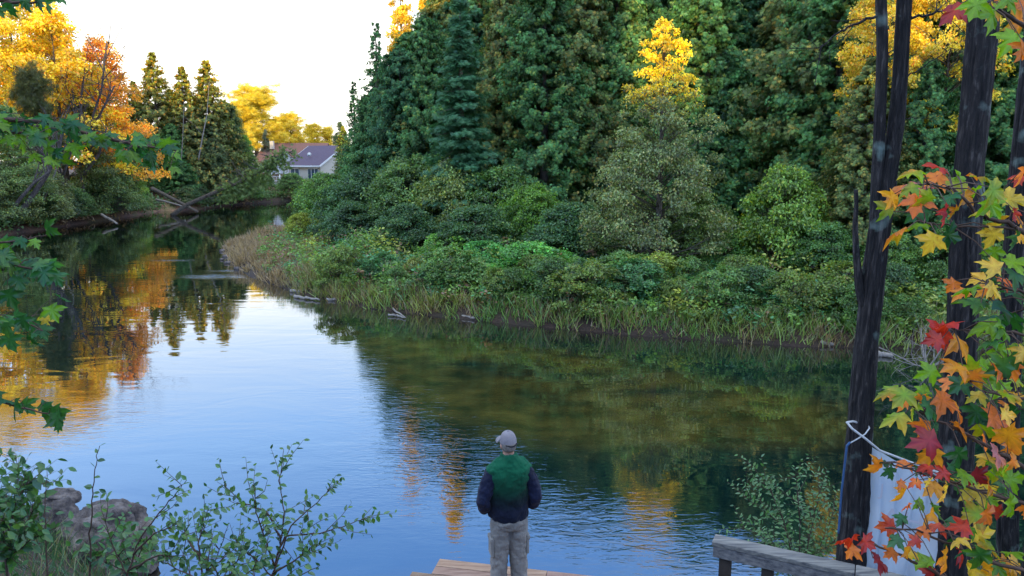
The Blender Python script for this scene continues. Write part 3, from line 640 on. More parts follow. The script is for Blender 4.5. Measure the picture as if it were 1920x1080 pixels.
# far bank
Q, sd, r_ = field(26000, (-16, 22), (16, 50), lambda Q, sd, r: (sd > .05) & (sd < 4.6) & (Q[:, 1] < 47) & (r.random(len(Q)) < np.clip(26 / Q[:, 1], .3, 1)), 5)
nz_ = shade_of(Q, .55, 9); h = .34 + .45 * np.clip(nz_ + .2, 0, 1); h = np.where(Q[:, 0] < -7.5, h * 1.35, h)
kp = (sd < 1.3) | (nz_ > .05) | (Q[:, 0] < -6); Q, sd, h, nz_ = Q[kp], sd[kp], h[kp], nz_[kp]
dry = np.clip((-6.5 - Q[:, 0]) / 2.5, 0, 1)
h = h * (1 - .25 * dry)
def gcol(Qp, r):
    d = np.clip((-6.2 - Qp[:, 0]) / 2.5, 0, 1)[:, None]; z = np.clip(shade_of(Qp[::10], .8, 4).repeat(10)[:len(Qp)] * 1.4 + .35, 0, 1)[:, None]
    gr = np.array([.15, .28, .06]) * (1 - z) + np.array([.36, .38, .10]) * z
    br = np.clip(shade_of(Qp[::10], 1.1, 14).repeat(10)[:len(Qp)][:, None] + .28, .08, .75) > r.random((len(Qp), 1)); gr = np.where(br, np.array([.27, .19, .10]), gr)
    return (gr * (1 - d) + np.array([.36, .25, .15]) * d) * r.uniform(.5, 1.6, (len(Qp), 1))
Qe, sde, r2_ = field(9000, (-9, 22), (15, 34), lambda Q, sd, r: (sd > .0) & (sd < .75), 55)
Q = np.concatenate([Q, Qe]); h = np.concatenate([h, np.clip(.35 + .6 * shade_of(Qe, 1.4, 8), .12, .75)])
gr_ = grass('bank_grass', Q, r_, 10, h, gcol, .026, lean=np.tile([[-.05, -.28]], (len(Q), 1)))
tag(gr_, 'long arching grass and dry tufts covering the edge of the far bank', 'grass', kind='stuff')
# broad-leaved weeds
Q, sd, r_ = field(9000, (-13, 22), (16, 46), lambda Q, sd, r: (sd > .35) & (sd < 5.5) & (Q[:, 0] > -12 + r.random(len(Q)) * 5), 6)
nz_ = shade_of(Q, .45, 2) + .5 * shade_of(Q, 1.3, 5); keep = nz_ > -.38; Q, sd, nz_ = Q[keep], sd[keep], nz_[keep]
H_ = (.40 + 1.0 * np.clip(nz_ + .35, 0, 1)) * np.clip(sd / 1.5, .5, 1)
mb = MB(); per = 26; n = len(Q) * per
t_ = r_.random(n) ** .7; Hr = np.repeat(H_, per); Qp = np.repeat(Q, per, 0) + r_.normal(0, .12, (n, 2)) * (1.3 - t_[:, None] * .6)
pos = np.column_stack([Qp, np.repeat(land_z(Q, False), per) + t_ * Hr * r_.uniform(.85, 1.1, n)])
base = np.stack([np.array([.13, .23, .05])] * len(Q)); k1 = shade_of(Q, .5, 21)[:, None]
base = np.where(k1 > .18, np.array([.07, .21, .085]), base); base = np.where(k1 < -.2, np.array([.30, .33, .07]), base)
base[r_.random(len(Q)) < .07] = (.20, .11, .07)
col = np.repeat(base * 1.35 * r_.uniform(.6, 1.5, (len(Q), 1)), per, 0) * r_.uniform(.55, 1.5, (n, 1))
scatter(mb, T_LEAF, pos, np.column_stack([r_.normal(0, 1, (n, 2)), r_.uniform(-.3, .8, n)]), np.array([0, 0, 1]) + r_.normal(0, .5, (n, 3)), .12 * r_.uniform(.6, 1.3, n), 1.0, col)
wd_ = mb.build('bank_weeds', M['leaf'], None, (1, 1, 1)); tag(wd_, 'mixed green broad-leaved weeds growing among the grass of the far bank', 'weeds', kind='stuff')
# left bank undergrowth
Q, sd, r_ = field(11000, (-50, -14), (40, 95), lambda Q, sd, r: (sd > .05) & (sd < 9) & (Q[:, 0] < np.where(Q[:, 1] < 78, -22, -8)), 8)
keep = (shade_of(Q, .4, 3) > -.15) | (sd < 1.2); Q = Q[keep]; per = 18; n = len(Q) * per; mb = MB(); t_ = r_.random(n)
Qp = np.repeat(Q, per, 0) + r_.normal(0, .25, (n, 2)); pos = np.column_stack([Qp, np.repeat(land_z(Q, False), per) + t_ * .8])
col = np.repeat(np.where(shade_of(Q, .3, 7)[:, None] > .1, np.array([.30, .19, .11]), np.array([.13, .22, .07])) * r_.uniform(.7, 1.3, (len(Q), 1)), per, 0) * r_.uniform(.75, 1.3, (n, 1))
scatter(mb, T_LEAF, pos, rnd_dir(n, r_), np.array([0, 0, 1]) + r_.normal(0, .5, (n, 3)), .22 * r_.uniform(.6, 1.3, n), 1.0, col)
o = mb.build('bank_undergrowth', M['leaf'], None, (1, 1, 1)); tag(o, 'low green and brown undergrowth on the slope of the left bank', 'undergrowth', kind='stuff')

# ------------------------------------------------------------------ dead wood
def limb(mb, pts, r0, r1, sides=7, jit=0.0):
    pts = np.array(pts, float); n = 5 * (len(pts) - 1) + 1; t = np.linspace(0, len(pts) - 1, n)
    q = np.column_stack([np.interp(t, range(len(pts)), pts[:, k]) for k in range(3)])
    if jit: q[1:-1] += rng.normal(0, jit, (n - 2, 3))
    mb.tube(q, np.linspace(r0, r1, n), sides); return q
def twigs(mb, start, dirv, L_, r, depth, spread=.5, n=3, r_=None):
    r_ = r_ or rng; start = np.array(start, float); d = unit(np.array(dirv, float)); pts = [start]
    for i in range(4): d = unit(d + r_.normal(0, .13, 3) + np.array([0, 0, .03])); pts.append(pts[-1] + d * L_ / 4)
    mb.tube(pts, np.linspace(r, r * .45, 5), 5 if r > .02 else 3, cap=False)
    if depth:
        for k in range(n):
            t = r_.integers(1, 5); twigs(mb, pts[t], d + r_.normal(0, spread, 3), L_ * r_.uniform(.45, .75), r * .5, depth - 1, spread, n, r_)
def log(name, label, pts, Ys, r0, r1, mat='palebark', cat='log', group=None, z=None):
    mb = MB(); q = [P(x, y, Y) if z is None else G(x, y, z) for (x, y), Y in zip(pts, Ys)]
    limb(mb, q, r0, r1, 8, .012); o = mb.build(name, M[mat]); tag(o, label, cat, group); return o
M['greybark'] = surf_mat('grey_bark', [(.035,.028,.03),(.09,.075,.075),(.17,.145,.14)], 5, bump=.5, stretch=(3, 3, .5))
def dead_tree(label, stems, Y, r, name='dead_tree', mat='greybark', brush=0, seed=1, bl=3.0, branch_up=.9):
    bq = P(stems[0][0][0], 300, Y)
    while name == 'dead_tree' and float(river_sd(np.array([[P(stems[0][0][0], 300, Y)[0], Y]]))[0]) < .15 and Y < 110: Y += .5
    base = P(*stems[0][0], Y); o = thing(name, label, 'tree', base); r_ = np.random.default_rng(seed)
    mb = MB(); mb2 = MB(); any_ = False
    for s_ in stems:
        q = [P(x, y, Y) - base for x, y in s_]; q2 = limb(mb, q, r, r * .35, 8, .02 * r)
        for k in range(brush):
            i = r_.integers(len(q2) // 3, len(q2)); any_ = True
            twigs(mb2, q2[i], (r_.normal(0, .6), r_.normal(0, .6), branch_up), bl * r_.uniform(.5, 1), r * .3, 2, .42, 3, r_)
    mb.build('trunk', M[mat], o)
    if any_: mb2.build('branches', M[mat], o)
    return o
dead_tree('dark twisted trunk leaning over the left bank, bare twigs at its top', [[(18,425),(55,375),(88,328),(108,285),(120,240)]], 45, .2, brush=6, seed=1)
dead_tree('second dark leaning trunk just below the twisted one on the left bank', [[(5,420),(38,372),(62,345),(92,322)]], 44.6, .15, brush=4, seed=2)
dead_tree('bleached thin trunk leaning with its foot in the water at left', [[(66,434),(76,405),(84,370),(98,338),(112,300)]], 44.2, .09, mat='palebark', brush=3, seed=3, bl=1.8)
dead_tree('bare grey-brown tree with many upright branches in front of the golden trees', [[(165,330),(162,270),(170,230),(190,170),(200,80)],[(165,250),(185,220),(215,160)],[(160,245),(150,200),(158,140)]], 50, .14, brush=7, seed=4, bl=3.4)
dead_tree('grey leafless tree with a bent trunk right of the bleached trunk', [[(160,385),(152,330),(150,290),(140,240)],[(155,330),(185,290),(200,240)]], 49, .16, brush=7, seed=5, bl=3)
dead_tree('grey leafless bush behind the nearby maple twig, left of the middle of the bank', [[(118,350),(112,310),(100,260),(95,210)],[(118,330),(135,280),(150,230)]], 48, .10, brush=9, seed=6, bl=2.5)
dead_tree('white dead trunk standing bare in front of the gold-tipped firs', [[(372,300),(380,255),(388,215),(391,172)]], 59, .07, mat='palebark', brush=3, seed=7, bl=1.6)
dead_tree('thin pale trunk between the gold-tipped firs', [[(340,300),(343,250),(345,190)]], 59.5, .04, mat='palebark')
o = dead_tree('fallen dead trunk reaching up to the right over the river bend, hung with green tufts', [[(322,404),(350,384),(395,364),(450,342),(495,318),(532,288)]], 62, .19, name='fallen_tree', mat='bark', brush=12, seed=8, bl=1.6, branch_up=.1)
r_ = np.random.default_rng(4); mbf = MB(); b0 = P(322, 404, 62)
for k in range(45):
    t = r_.random(); x, y = np.interp(t, [0, .5, 1], [425, 480, 545]), np.interp(t, [0, .5, 1], [358, 332, 282]); c = P(x + r_.normal(0, 8), y + r_.normal(3, 7), 62) - b0; m = 30
    scatter(mbf, T_SPRAY, c + r_.normal(0, .3, (m, 3)), rnd_dir(m, r_) + np.array([0, 0, -.6]), rnd_dir(m, r_), .34, 1, tints(m, r_, .3))
mbf.build('foliage', M['needle'], o, CEDB)
LG = 'logs and driftwood at the water edge'
log('log', 'long dark log slanting from the left bank into the water beside the sandy spot', [(285,353),(330,376),(370,397)], [66, 65, 64], .17, .12, 'bark', group=LG)
log('log', 'thin pale log below the long dark log at the sandy spot', [(293,374),(322,381),(346,388)], [65, 64.5, 64], .10, .06, group=LG)
log('log', 'short pale log lying at the waterline of the left bank', [(190,402),(206,411),(219,419)], [54, 53, 52], .10, .07, group=LG)
for pts, r0, r1, lb in (([(700,566),(735,571),(776,580)], .11, .08, 'thick pale log along the waterline in the middle of the far bank'),([(545,545),(575,547),(603,548)], .06, .04, 'thin pale log at the water left of the thick pale log'),([(552,555),(575,559),(599,562)], .05, .03, 'lower of the two thin logs near the dry grass'),([(612,561),(650,561),(680,563)], .05, .04, 'slim grey log between the thin logs and the thick pale log'),([(720,570),(738,581),(758,594)], .035, .02, 'stick slanting into the water from the thick pale log'),([(728,590),(745,591),(760,595)], .03, .02, 'short stick lying in the shallows below the slanting stick'),([(858,591),(875,594),(890,597)], .05, .03, 'grey stick at the water right of the thick pale log'),([(905,596),(922,597),(936,595)], .04, .03, 'small grey stick at the foot of the hanging grass'),([(1120,612),(1150,617),(1180,622)], .04, .03, 'flat grey branch on the mud left of the yellowish bush'),([(1530,642),(1545,645),(1562,646)], .07, .05, 'short log on the mud ledge left of the twin trunk'),([(1643,664),(1656,665),(1674,667)], .07, .05, 'bleached log floating just right of the twin trunk')):
    log('driftwood', lb, pts, None or [0] * 3, r0, r1, 'palebark', 'driftwood', LG, z=.05)
def rock(name, label, c, size, seed, sub=5, group=None, mat='rock', rz=0, rough=.28):
    import bmesh
    bm = bmesh.new(); bmesh.ops.create_icosphere(bm, subdivisions=sub, radius=1)
    for v in bm.verts:
        p = v.co.copy(); nn = -.8 * abs(mnoise.noise(p * 1.7 + Vector((seed * 5.1, 2, 1)))) + mnoise.noise(p * .9 + Vector((seed * 3.1, 0, 0))) * 1.2 + mnoise.noise(p * 2.3 + Vector((0, seed * 2.7, 0))) * .45 + mnoise.noise(p * 6 + Vector((seed, 0, 0))) * .2 + mnoise.noise(p * 13 + Vector((seed, 0, 0))) * .09
        q = p * (1 + rough * nn)
        for ax in range(3): q[ax] = math.copysign(abs(q[ax]) ** .85, q[ax])
        v.co = Vector((q.x * size[0], q.y * size[1], q.z * size[2]))
    me = bpy.data.meshes.new(name); bm.to_mesh(me); bm.free(); me.materials.append(M[mat])
    for p in me.polygons: p.use_smooth = True
    o = obj(name, me); o.location = c; o.rotation_euler = (0, 0, rz); tag(o, label, 'rock', group); return o
for i, (x, y, s) in enumerate(((418,470,.15),(424,480,.13),(416,486,.08),(428,492,.14),(445,503,.12),(421,462,.1))):
    rock('stone', ('pale flat stone at the very tip of the grassy point','rounded stone second from the tip of the grassy point','smallest stone, in the water off the grassy point','grey stone under the dry grass of the point','stone right of the others below the dry grass','stone farthest back at the tip of the grassy point')[i], tuple(G(x, y, .04)), (s * 1.3, s, s * .6), i + 20, 3, 'stones at the tip of the point', 'rock')
# snag at the right end of the far bank: a bare fallen branch with pale leaves
mb = MB(); b = G(1740, 690, .1)
for k in range(9): twigs(mb, (0, 0, 0), (rng.normal(0, 1), rng.normal(0, .4), .35), 1.1, .02, 2)
o = mb.build('fallen_branch', M['palebark']); o.location = b; tag(o, 'bare tangled branch lying in the water right of the floating log', 'branch')

# ------------------------------------------------------------------ house
M['siding'] = surf_mat('cream_siding', [(.55,.50,.42),(.66,.60,.52)], 2, bump=.3, stretch=(.2, .2, 12), bdist=.01)
M['white'] = surf_mat('white_paint', [(.68,.69,.72),(.8,.8,.8)], 3, bump=.1, rough=.5)
M['roof1'] = surf_mat('purple_grey_shingles', [(.10,.075,.115),(.17,.13,.18)], 7, bump=.6, stretch=(1, 1, 5), rough=.9)
M['roof2'] = surf_mat('brown_shingles', [(.22,.10,.08),(.33,.17,.13)], 7, bump=.6, stretch=(1, 1, 5), rough=.9)
mg, ntg, outg = new_mat('window_glass'); bs = N(ntg, 'ShaderNodeBsdfPrincipled', i_Roughness=.08); bs.inputs['Base Color'].default_value = (.05, .09, .12, 1); ntg.links.new(bs.outputs[0], outg.inputs[0]); M['glass'] = mg
def house():
    a = R(34); e1 = np.array([math.cos(a), -math.sin(a), 0]); e2 = np.array([math.sin(a), math.cos(a), 0]); up = np.array([0, 0, 1.0])
    O = P(532, 310, 95); zt = O[2]; O = np.array([O[0], O[1], 0]); Lh, Dh, rise = 6.6, 8.4, 2.5; zb = 1.2
    h = thing('house', 'cream house with purple-grey and brown roofs beyond the river bend', 'house', (O[0], O[1], zb))
    off = np.array([O[0], O[1], zb])
    def q(u, v, z): return O + e1 * u + e2 * v + up * z - off
    def pent(name, mat, u0, u1, v0, v1, z0, z1, ridge=None, parent=h):
        mb = MB()
        V = [q(u0,v0,z0),q(u1,v0,z0),q(u1,v1,z0),q(u0,v1,z0),q(u0,v0,z1),q(u1,v0,z1),q(u1,v1,z1),q(u0,v1,z1)]
        Fq = [(0,1,5,4),(2,3,7,6)]
        if ridge:
            vm = (v0 + v1) / 2; V += [q(u0,vm,ridge),q(u1,vm,ridge)]; Fq += [(1,2,6,9,5),(3,0,4,8,7)]
        else: Fq += [(1,2,6,5),(3,0,4,7),(4,5,6,7)]
        mb.faces(V, Fq); return mb.build(name, M[mat], parent)
    pent('wall', 'siding', 0.35, Lh - .35, .45, Dh - .45, zb - 1.2, zt - .02, zt + rise - .25)
    def roof(name, mat, u0, u1, v0, v1, ze, zr, th=.16):
        mb = MB(); vm = (v0 + v1) / 2
        for va in (v0, v1):
            V = [q(u0,va,ze),q(u1,va,ze),q(u1,vm,zr),q(u0,vm,zr)]; V2 = [p - up * th for p in V]
            mb.faces(V + V2, [(0,1,2,3),(7,6,5,4),(0,4,5,1),(3,2,6,7),(1,5,6,2),(0,3,7,4)])
        return mb.build(name, M[mat], h)
    r1 = roof('roof', 'roof1', 0, Lh, 0, Dh, zt, zt + rise)
    mbt = MB()
    def seg(A, B, w=.05, hh=.2): mbt.bar(A, B, w, hh)
    seg(q(0,-.03,zt-.1), q(Lh,-.03,zt-.1)); vm = Dh / 2
    for va in (0, Dh): seg(q(Lh+.03,va,zt-.1), q(Lh+.03,vm,zt+rise-.1))
    seg(q(-.03,0,zt-.1), q(-.03,vm,zt+rise-.1))
    mbt.build('fascia', M['white'], r1)
    # dish and vent on the roof
    mbd = MB(); c = q(3.2, 1.5, zt + 1.05); mbd.tube([c, c + np.array([0, -.05, .25]), c + np.array([0, -.2, .3])], [.03, .03, .28], 10); mbd.build('satellite_dish', M['white'], h)
    # windows on the front and gable wall
    def win(u, v, z0, z1, w, axis_='u', n=3):
        mbf_ = MB(); mbg = MB()
        for k in range(n):
            a0 = k * w; A = (q(u + a0 + w / 2, v - .03, (z0 + z1) / 2)) if axis_ == 'u' else q(u + .03, v + a0 + w / 2, (z0 + z1) / 2)
            rot = np.stack([e1, e2, up], 1)
            sz = (w, .06, z1 - z0) if axis_ == 'u' else (.06, w, z1 - z0); mbf_.box(A, sz, rot)
            off2 = (-e2 if axis_ == 'u' else e1) * .035
            sz2 = (w - .12, .03, z1 - z0 - .14) if axis_ == 'u' else (.03, w - .12, z1 - z0 - .14); mbg.box(A + off2, sz2, rot)
        f = mbf_.build('window', M['white'], h); mbg.build('pane', M['glass'], f)
    win(4.0, .45, zt - 1.75, zt - .35, .62); win(.8, .45, zt - 2.3, zt - .35, .8, n=2); win(Lh - .35, 3.4, zt - 1.6, zt - .4, .8, 'v', 2)
    # brown-roofed wing behind, square to the viewer
    def box_wing(x0, x1, Y0, Y1, ze, zr, wallm, roofm, name='wing'):
        A = P(x0, 300, Y0)[0] - off[0]; B = P(x1, 300, Y0)[0] - off[0]; y0 = Y0 - off[1]; y1 = Y1 - off[1]; ym = (y0 + y1) / 2; e = ze - off[2]; r__ = zr - off[2]
        mb = MB(); mb.faces([(A+.3,y0+.4,-1),(B-.3,y0+.4,-1),(B-.3,y1-.4,-1),(A+.3,y1-.4,-1),(A+.3,y0+.4,e),(B-.3,y0+.4,e),(B-.3,y1-.4,e),(A+.3,y1-.4,e),(A+.3,ym,r__-.2),(B-.3,ym,r__-.2)], [(0,1,5,4),(2,3,7,6),(1,2,6,9,5),(3,0,4,8,7)]); mb.build('wall', M[wallm], h)
        mb = MB()
        for ya in (y0, y1):
            V = [np.array(p) for p in ((A,ya,e),(B,ya,e),(B,ym,r__),(A,ym,r__))]; V2 = [p - np.array([0,0,.15]) for p in V]
            mb.faces(V + V2, [(0,1,2,3),(7,6,5,4),(0,4,5,1),(3,2,6,7),(1,5,6,2),(0,3,7,4)])
        return mb.build('roof', M[roofm], h)
    rf = box_wing(476, 600, 101, 111, P(500, 302, 101)[2], P(500, 268, 106)[2], 'siding', 'roof2')
    mb = MB(); cc = P(510, 272, 104) - off; mb.box(cc, (.5, .5, 1.1)); mb.build('chimney', M['siding'], rf)
    # white gable facing the river
    xc = P(536, 300, 99)[0] - off[0]; y0 = 98.6 - off[1]; hw = 1.9; e = P(500, 311, 99)[2] - off[2]; pk = P(500, 281, 99)[2] - off[2]
    mb = MB(); mb.faces([(xc-hw,y0,-1),(xc+hw,y0,-1),(xc+hw,y0,e),(xc,y0,pk),(xc-hw,y0,e),(xc-hw,y0+4,-1),(xc+hw,y0+4,-1),(xc+hw,y0+4,e),(xc,y0+4,pk),(xc-hw,y0+4,e)], [(0,1,2,3,4),(5,9,8,7,6),(1,6,7,2),(0,4,9,5)]); gb = mb.build('gable', M['white'], h)
    mb = MB()
    for sx in (-1, 1):
        V = [np.array(p) for p in ((xc,y0-.35,pk+.12),(xc+sx*(hw+.4),y0-.35,e-.25),(xc+sx*(hw+.4),y0+4,e-.25),(xc,y0+4,pk+.12))]; V2 = [p + np.array([0,0,.12]) for p in V]
        mb.faces(V + V2, [(0,1,2,3),(7,6,5,4),(0,4,5,1),(3,2,6,7),(1,5,6,2),(0,3,7,4)])
    mb.build('roof', M['roof2'], h)
    # deck with white railing and stair down to the river
    D0 = P(512, 331, 91) - off; D1 = P(556, 331, 91) - off; mbk = MB(); mbk.box((D0 + D1) / 2 + np.array([0, 1.6, -.95]), (D1[0] - D0[0], 3.4, .15)); dk = mbk.build('deck', M['white'], h)
    mbr = MB(); n = 14
    for k in range(n + 1):
        p = D0 + (D1 - D0) * k / n; th = .09 if k % 5 == 0 else .035; mbr.box(p + np.array([0, 0, -.45]), (th, th, .95))
    mbr.bar(D0 + [0, 0, .02], D1 + [0, 0, .02], .09, .06); mbr.bar(D0 - [0, 0, .8], D1 - [0, 0, .8], .06, .06); mbr.build('railing', M['white'], dk)
    for k in range(4):
        mbp = MB(); p = D0 + (D1 - D0) * k / 3; mbp.box(p + np.array([0, .1, -2.2]), (.14, .14, 2.6)); mbp.build('post', M['white'], dk)
    mbs = MB(); s0 = P(510, 336, 90) - off; s1 = P(506, 388, 86) - off
    for sx in (0, 1.0): mbs.bar(s0 + [sx, 0, 0], s1 + [sx, 0, 0], .08, .22); mbs.bar(s0 + [sx, 0, .9], s1 + [sx, 0, .9], .07, .07)
    for k in range(9):
        p = s0 + (s1 - s0) * (k + .5) / 9; mbs.box(p + np.array([.5, 0, 0]), (1.0, .28, .05))
        if k % 2 == 0:
            for sx in (0, 1.0): mbs.box(p + np.array([sx, 0, .45]), (.06, .06, .9))
    mbs.build('stair', M['white'], h)
house()

# ------------------------------------------------------------------ near trunks with furrowed bark
def bark_near():
    m, nt, out = new_mat('furrowed_bark'); L = nt.links; tc = N(nt, 'ShaderNodeTexCoord')
    mp = N(nt, 'ShaderNodeMapping'); mp.inputs['Scale'].default_value = (1, 1, .16); L.new(tc.outputs['Object'], mp.inputs[0])
    n1 = N(nt, 'ShaderNodeTexNoise', i_Scale=38, i_Detail=9, i_Roughness=.65, i_Distortion=.4); L.new(mp.outputs[0], n1.inputs['Vector'])
    n2 = N(nt, 'ShaderNodeTexNoise', i_Scale=4.5, i_Detail=4); L.new(tc.outputs['Object'], n2.inputs['Vector'])
    r1 = ramp(nt, [(.40, (.004, .004, .007)), (.55, (.018, .015, .018)), (.70, (.10, .088, .088))]); L.new(n1.outputs[0], r1.inputs[0])
    r2 = ramp(nt, [(.60, (0, 0, 0)), (.74, (.8, .8, .8))]); L.new(n2.outputs[0], r2.inputs[0])
    mx = N(nt, 'ShaderNodeMix', data_type='RGBA'); L.new(r2.outputs[0], mx.inputs[0]); L.new(r1.outputs[0], mx.inputs[6]); mx.inputs[7].default_value = (.24, .34, .32, 1)
    b = N(nt, 'ShaderNodeBsdfPrincipled', i_Roughness=.8); L.new(mx.outputs[2], b.inputs['Base Color'])
    bp = N(nt, 'ShaderNodeBump', i_Strength=1, i_Distance=.02); L.new(n1.outputs[0], bp.inputs['Height']); L.new(bp.outputs[0], b.inputs['Normal'])
    L.new(b.outputs[0], out.inputs[0]); return m
M['nearbark'] = bark_near()
def bark_tube(mb, pts, rads, seed=0, sides=90, step=.024, depth=.2):
    pts = np.array(pts); seg = np.linalg.norm(np.diff(pts, axis=0), axis=1); s = np.concatenate([[0], np.cumsum(seg)]); n = max(int(s[-1] / step), 8); t = np.linspace(0, s[-1], n)
    # smooth path
    q = np.column_stack([np.interp(t, s, pts[:, k]) for k in range(3)]); kk = max(n // 14, 1); ker = np.ones(2 * kk + 1) / (2 * kk + 1)
    q = np.column_stack([np.convolve(np.pad(q[:, k], kk, mode='reflect', reflect_type='odd'), ker, 'valid') for k in range(3)]); rr = np.interp(t, s, rads)
    def disp(i, ang):
        out = np.empty(len(ang)); z = t[i]
        for j, a in enumerate(ang):
            ca, sa = math.cos(a), math.sin(a); w = mnoise.noise(Vector((ca * 1.2, sa * 1.2, z * 1.1 + seed))) * .6
            v1 = mnoise.noise(Vector((ca * 3.4 + w, sa * 3.4 + w, z * 1.6 + seed))); v2 = mnoise.noise(Vector((ca * 8 + w, sa * 8, z * 5 + seed)))
            out[j] = 1 + depth * (1 - 2.6 * abs(v1)) * .7 + depth * .5 * (.5 - abs(v2)) + .06 * mnoise.noise(Vector((ca, sa, z * .8 + seed)))
        return out
    mb.tube(q, rr, sides, disp=disp); return q
def near_tree(label, stems, Y, seed, twg=()):
    base = P(*stems[0][0][0][:2], Y); zb = gz(base[0], base[1]); root = np.array([base[0], base[1], zb - .3])
    o = thing('bare_tree', label, 'tree', root)
    for k, (st, isroot) in enumerate(stems):
        pts = [P(x, y, Y) - root for x, y, w in st]; rd = [w / 2 / F * Y * .69 for x, y, w in st]
        if isroot:
            x, y, w = st[0]; lo = pts[0].copy(); d = pts[0] - pts[1]; 
            pts = [np.array([lo[0] + .0, lo[1], 0.0])] + [np.array([lo[0], lo[1], min(.35, lo[2] * .5)])] + pts; rd = [rd[0] * 1.5, rd[0] * 1.15] + rd
        mb = MB(); bark_tube(mb, pts, rd, seed + k * 9, 72 if rd[0] > .06 else 40); mb.build('trunk' if isroot else 'stem', M['nearbark'], o)
    mb = MB(); r_ = np.random.default_rng(seed)
    for (pl, r0) in twg:
        q = [P(x, y, Y) - root for x, y in pl]; q2 = limb(mb, q, r0, r0 * .3, 6, .006)
        for k in range(4): i = r_.integers(3, len(q2)); twigs(mb, q2[i], unit(q2[-1] - q2[0]) + r_.normal(0, .6, 3), .28, r0 * .35, 1, .6, 2, r_)
    if twg: mb.build('branches', M['nearbark'], o)
    return o
near_tree('slim black-barked tree forking into two upright stems, with a grey dead stub at its left', [
    ([(1597,1085,80),(1600,1000,74),(1605,900,66),(1612,800,60),(1619,700,56),(1629,600,54),(1640,500,52),(1652,400,46),(1666,330,38),(1675,290,36),(1684,200,35),(1691,100,33),(1695,0,32),(1703,-140,30)], True),
    ([(1645,455,40),(1644,360,28),(1647,300,27),(1651,200,26),(1655,100,25),(1652,0,25),(1645,-140,22)], False),
    ([(1624,580,30),(1612,545,22),(1606,480,16),(1603,420,12),(1606,385,10),(1605,356,9)], False)], 5.3, 3,
    twg=([[(1652,28),(1620,38),(1590,52),(1560,70),(1535,95)], .012], [[(1692,28),(1730,30),(1770,20),(1790,12)], .012], [[(1690,150),(1730,125),(1785,90)], .006], [[(1650,225),(1625,235),(1603,240)], .005], [[(1672,228),(1700,220),(1745,222)], .005]))
near_tree('thickest black-barked trunk, rising behind the colourful maple leaves', [([(1785,1085,88),(1788,950,86),(1793,800,80),(1800,700,74),(1806,600,70),(1809,500,68),(1811,400,68),(1817,300,66),(1829,200,64),(1837,100,66),(1846,0,66),(1858,-140,62)], True)], 5.0, 31)
near_tree('dark trunk at the right picture edge, half hidden by maple leaves', [([(1888,1085,50),(1890,900,48),(1893,700,46),(1897,560,44),(1901,450,42),(1912,300,40),(1925,180,40),(1938,60,38),(1950,-100,36)], True)], 6.0, 57)

# ------------------------------------------------------------------ dock
DZ = .45
A = G(825, 1047, DZ); Bp = G(1120, 1080, DZ); u = unit(Bp - A); v = np.array([u[1], -u[0], 0]); up = np.array([0, 0, 1.0])
dock = thing('dock', 'reddish wooden dock on which the man stands', 'dock', A)
rot = np.stack([u, -v, up], 1)
mb = MB(); r_ = np.random.default_rng(3)
for k in range(16):
    wide = k >= 2; s0, s1 = (-.0, 4.2) if not wide else (-.2, 4.2); c = v * (.073 + k * .146) + u * (s0 + s1) / 2 - up * (.019 + (.0 if not wide else .004))
    # each row is two boards butted end to end
    cut = r_.uniform(1.0, 2.6)
    for a_, b_ in ((s0, cut - .003), (cut + .003, s1)):
        cc = v * (.073 + k * .146) + u * (a_ + b_) / 2 - up * (.019 + .002 * r_.random()); tone = r_.uniform(.75, 1.2)
        mb.box(cc, (b_ - a_, .138, .036), rot, (tone, tone * r_.uniform(.94, 1.04), tone * r_.uniform(.9, 1.05)))
mb.build('deck', M['plank'], dock)
mb = MB()
for s_ in (.15, 1.4, 2.7, 4.0): mb.box(u * s_ + v * 1.17 - up * .12, (.045, 2.3, .16), rot)
mb.box(u * 2.1 + v * .03 - up * .13, (4.15, .04, .17), rot); mb.build('frame', M['darkwood'], dock)
for s_, t_ in ((.2, .12), (2.1, .12), (4.0, .12), (.2, 2.0), (4.0, 2.0)):
    mb = MB(); mb.box(u * s_ + v * t_ - up * .85, (.1, .1, 1.2), rot); mb.build('post', M['darkwood'], dock)

# ------------------------------------------------------------------ railing
RZ = 1.58
ra = G(1338, 1012, RZ); rb = G(1500, 1048, RZ); dirr = unit(rb - ra); rc = ra + dirr * 2.3
rail = thing('railing', 'weathered grey wooden handrail coming up from the lower right corner', 'railing', (ra[0], ra[1], 0))
o0 = np.array([ra[0], ra[1], 0.0]); side = unit(np.cross(dirr, up))
for k, (s0, s1) in enumerate(((0, 1.02), (1.026, 2.3))):
    mb = MB(); mb.bar(ra + dirr * s0 - o0, ra + dirr * s1 - o0, .14, .038, (.9 + .2 * k,) * 3); tr_ = mb.build('top_rail', M['greywood'], rail)
    bv = tr_.modifiers.new('bevel', 'BEVEL'); bv.width = .006; bv.segments = 2
mb = MB(); mb.bar(ra + dirr * .01 - o0 + side * .045 - up * .067, rc - o0 + side * .045 - up * .067, .038, .092, (.85, .85, .9)); tr_ = mb.build('side_rail', M['greywood'], rail); bv = tr_.modifiers.new('bevel', 'BEVEL'); bv.width = .005; bv.segments = 2
for s_ in (.10, .42, 1.3, 2.1):
    p = ra + dirr * s_ - o0; z0 = -.1; mb = MB(); mb.box((p[0], p[1], (z0 + RZ - .022) / 2), (.085, .085, RZ - .022 - z0), np.stack([dirr, side, up], 1)); mb.build('post', M['darkwood'], rail)

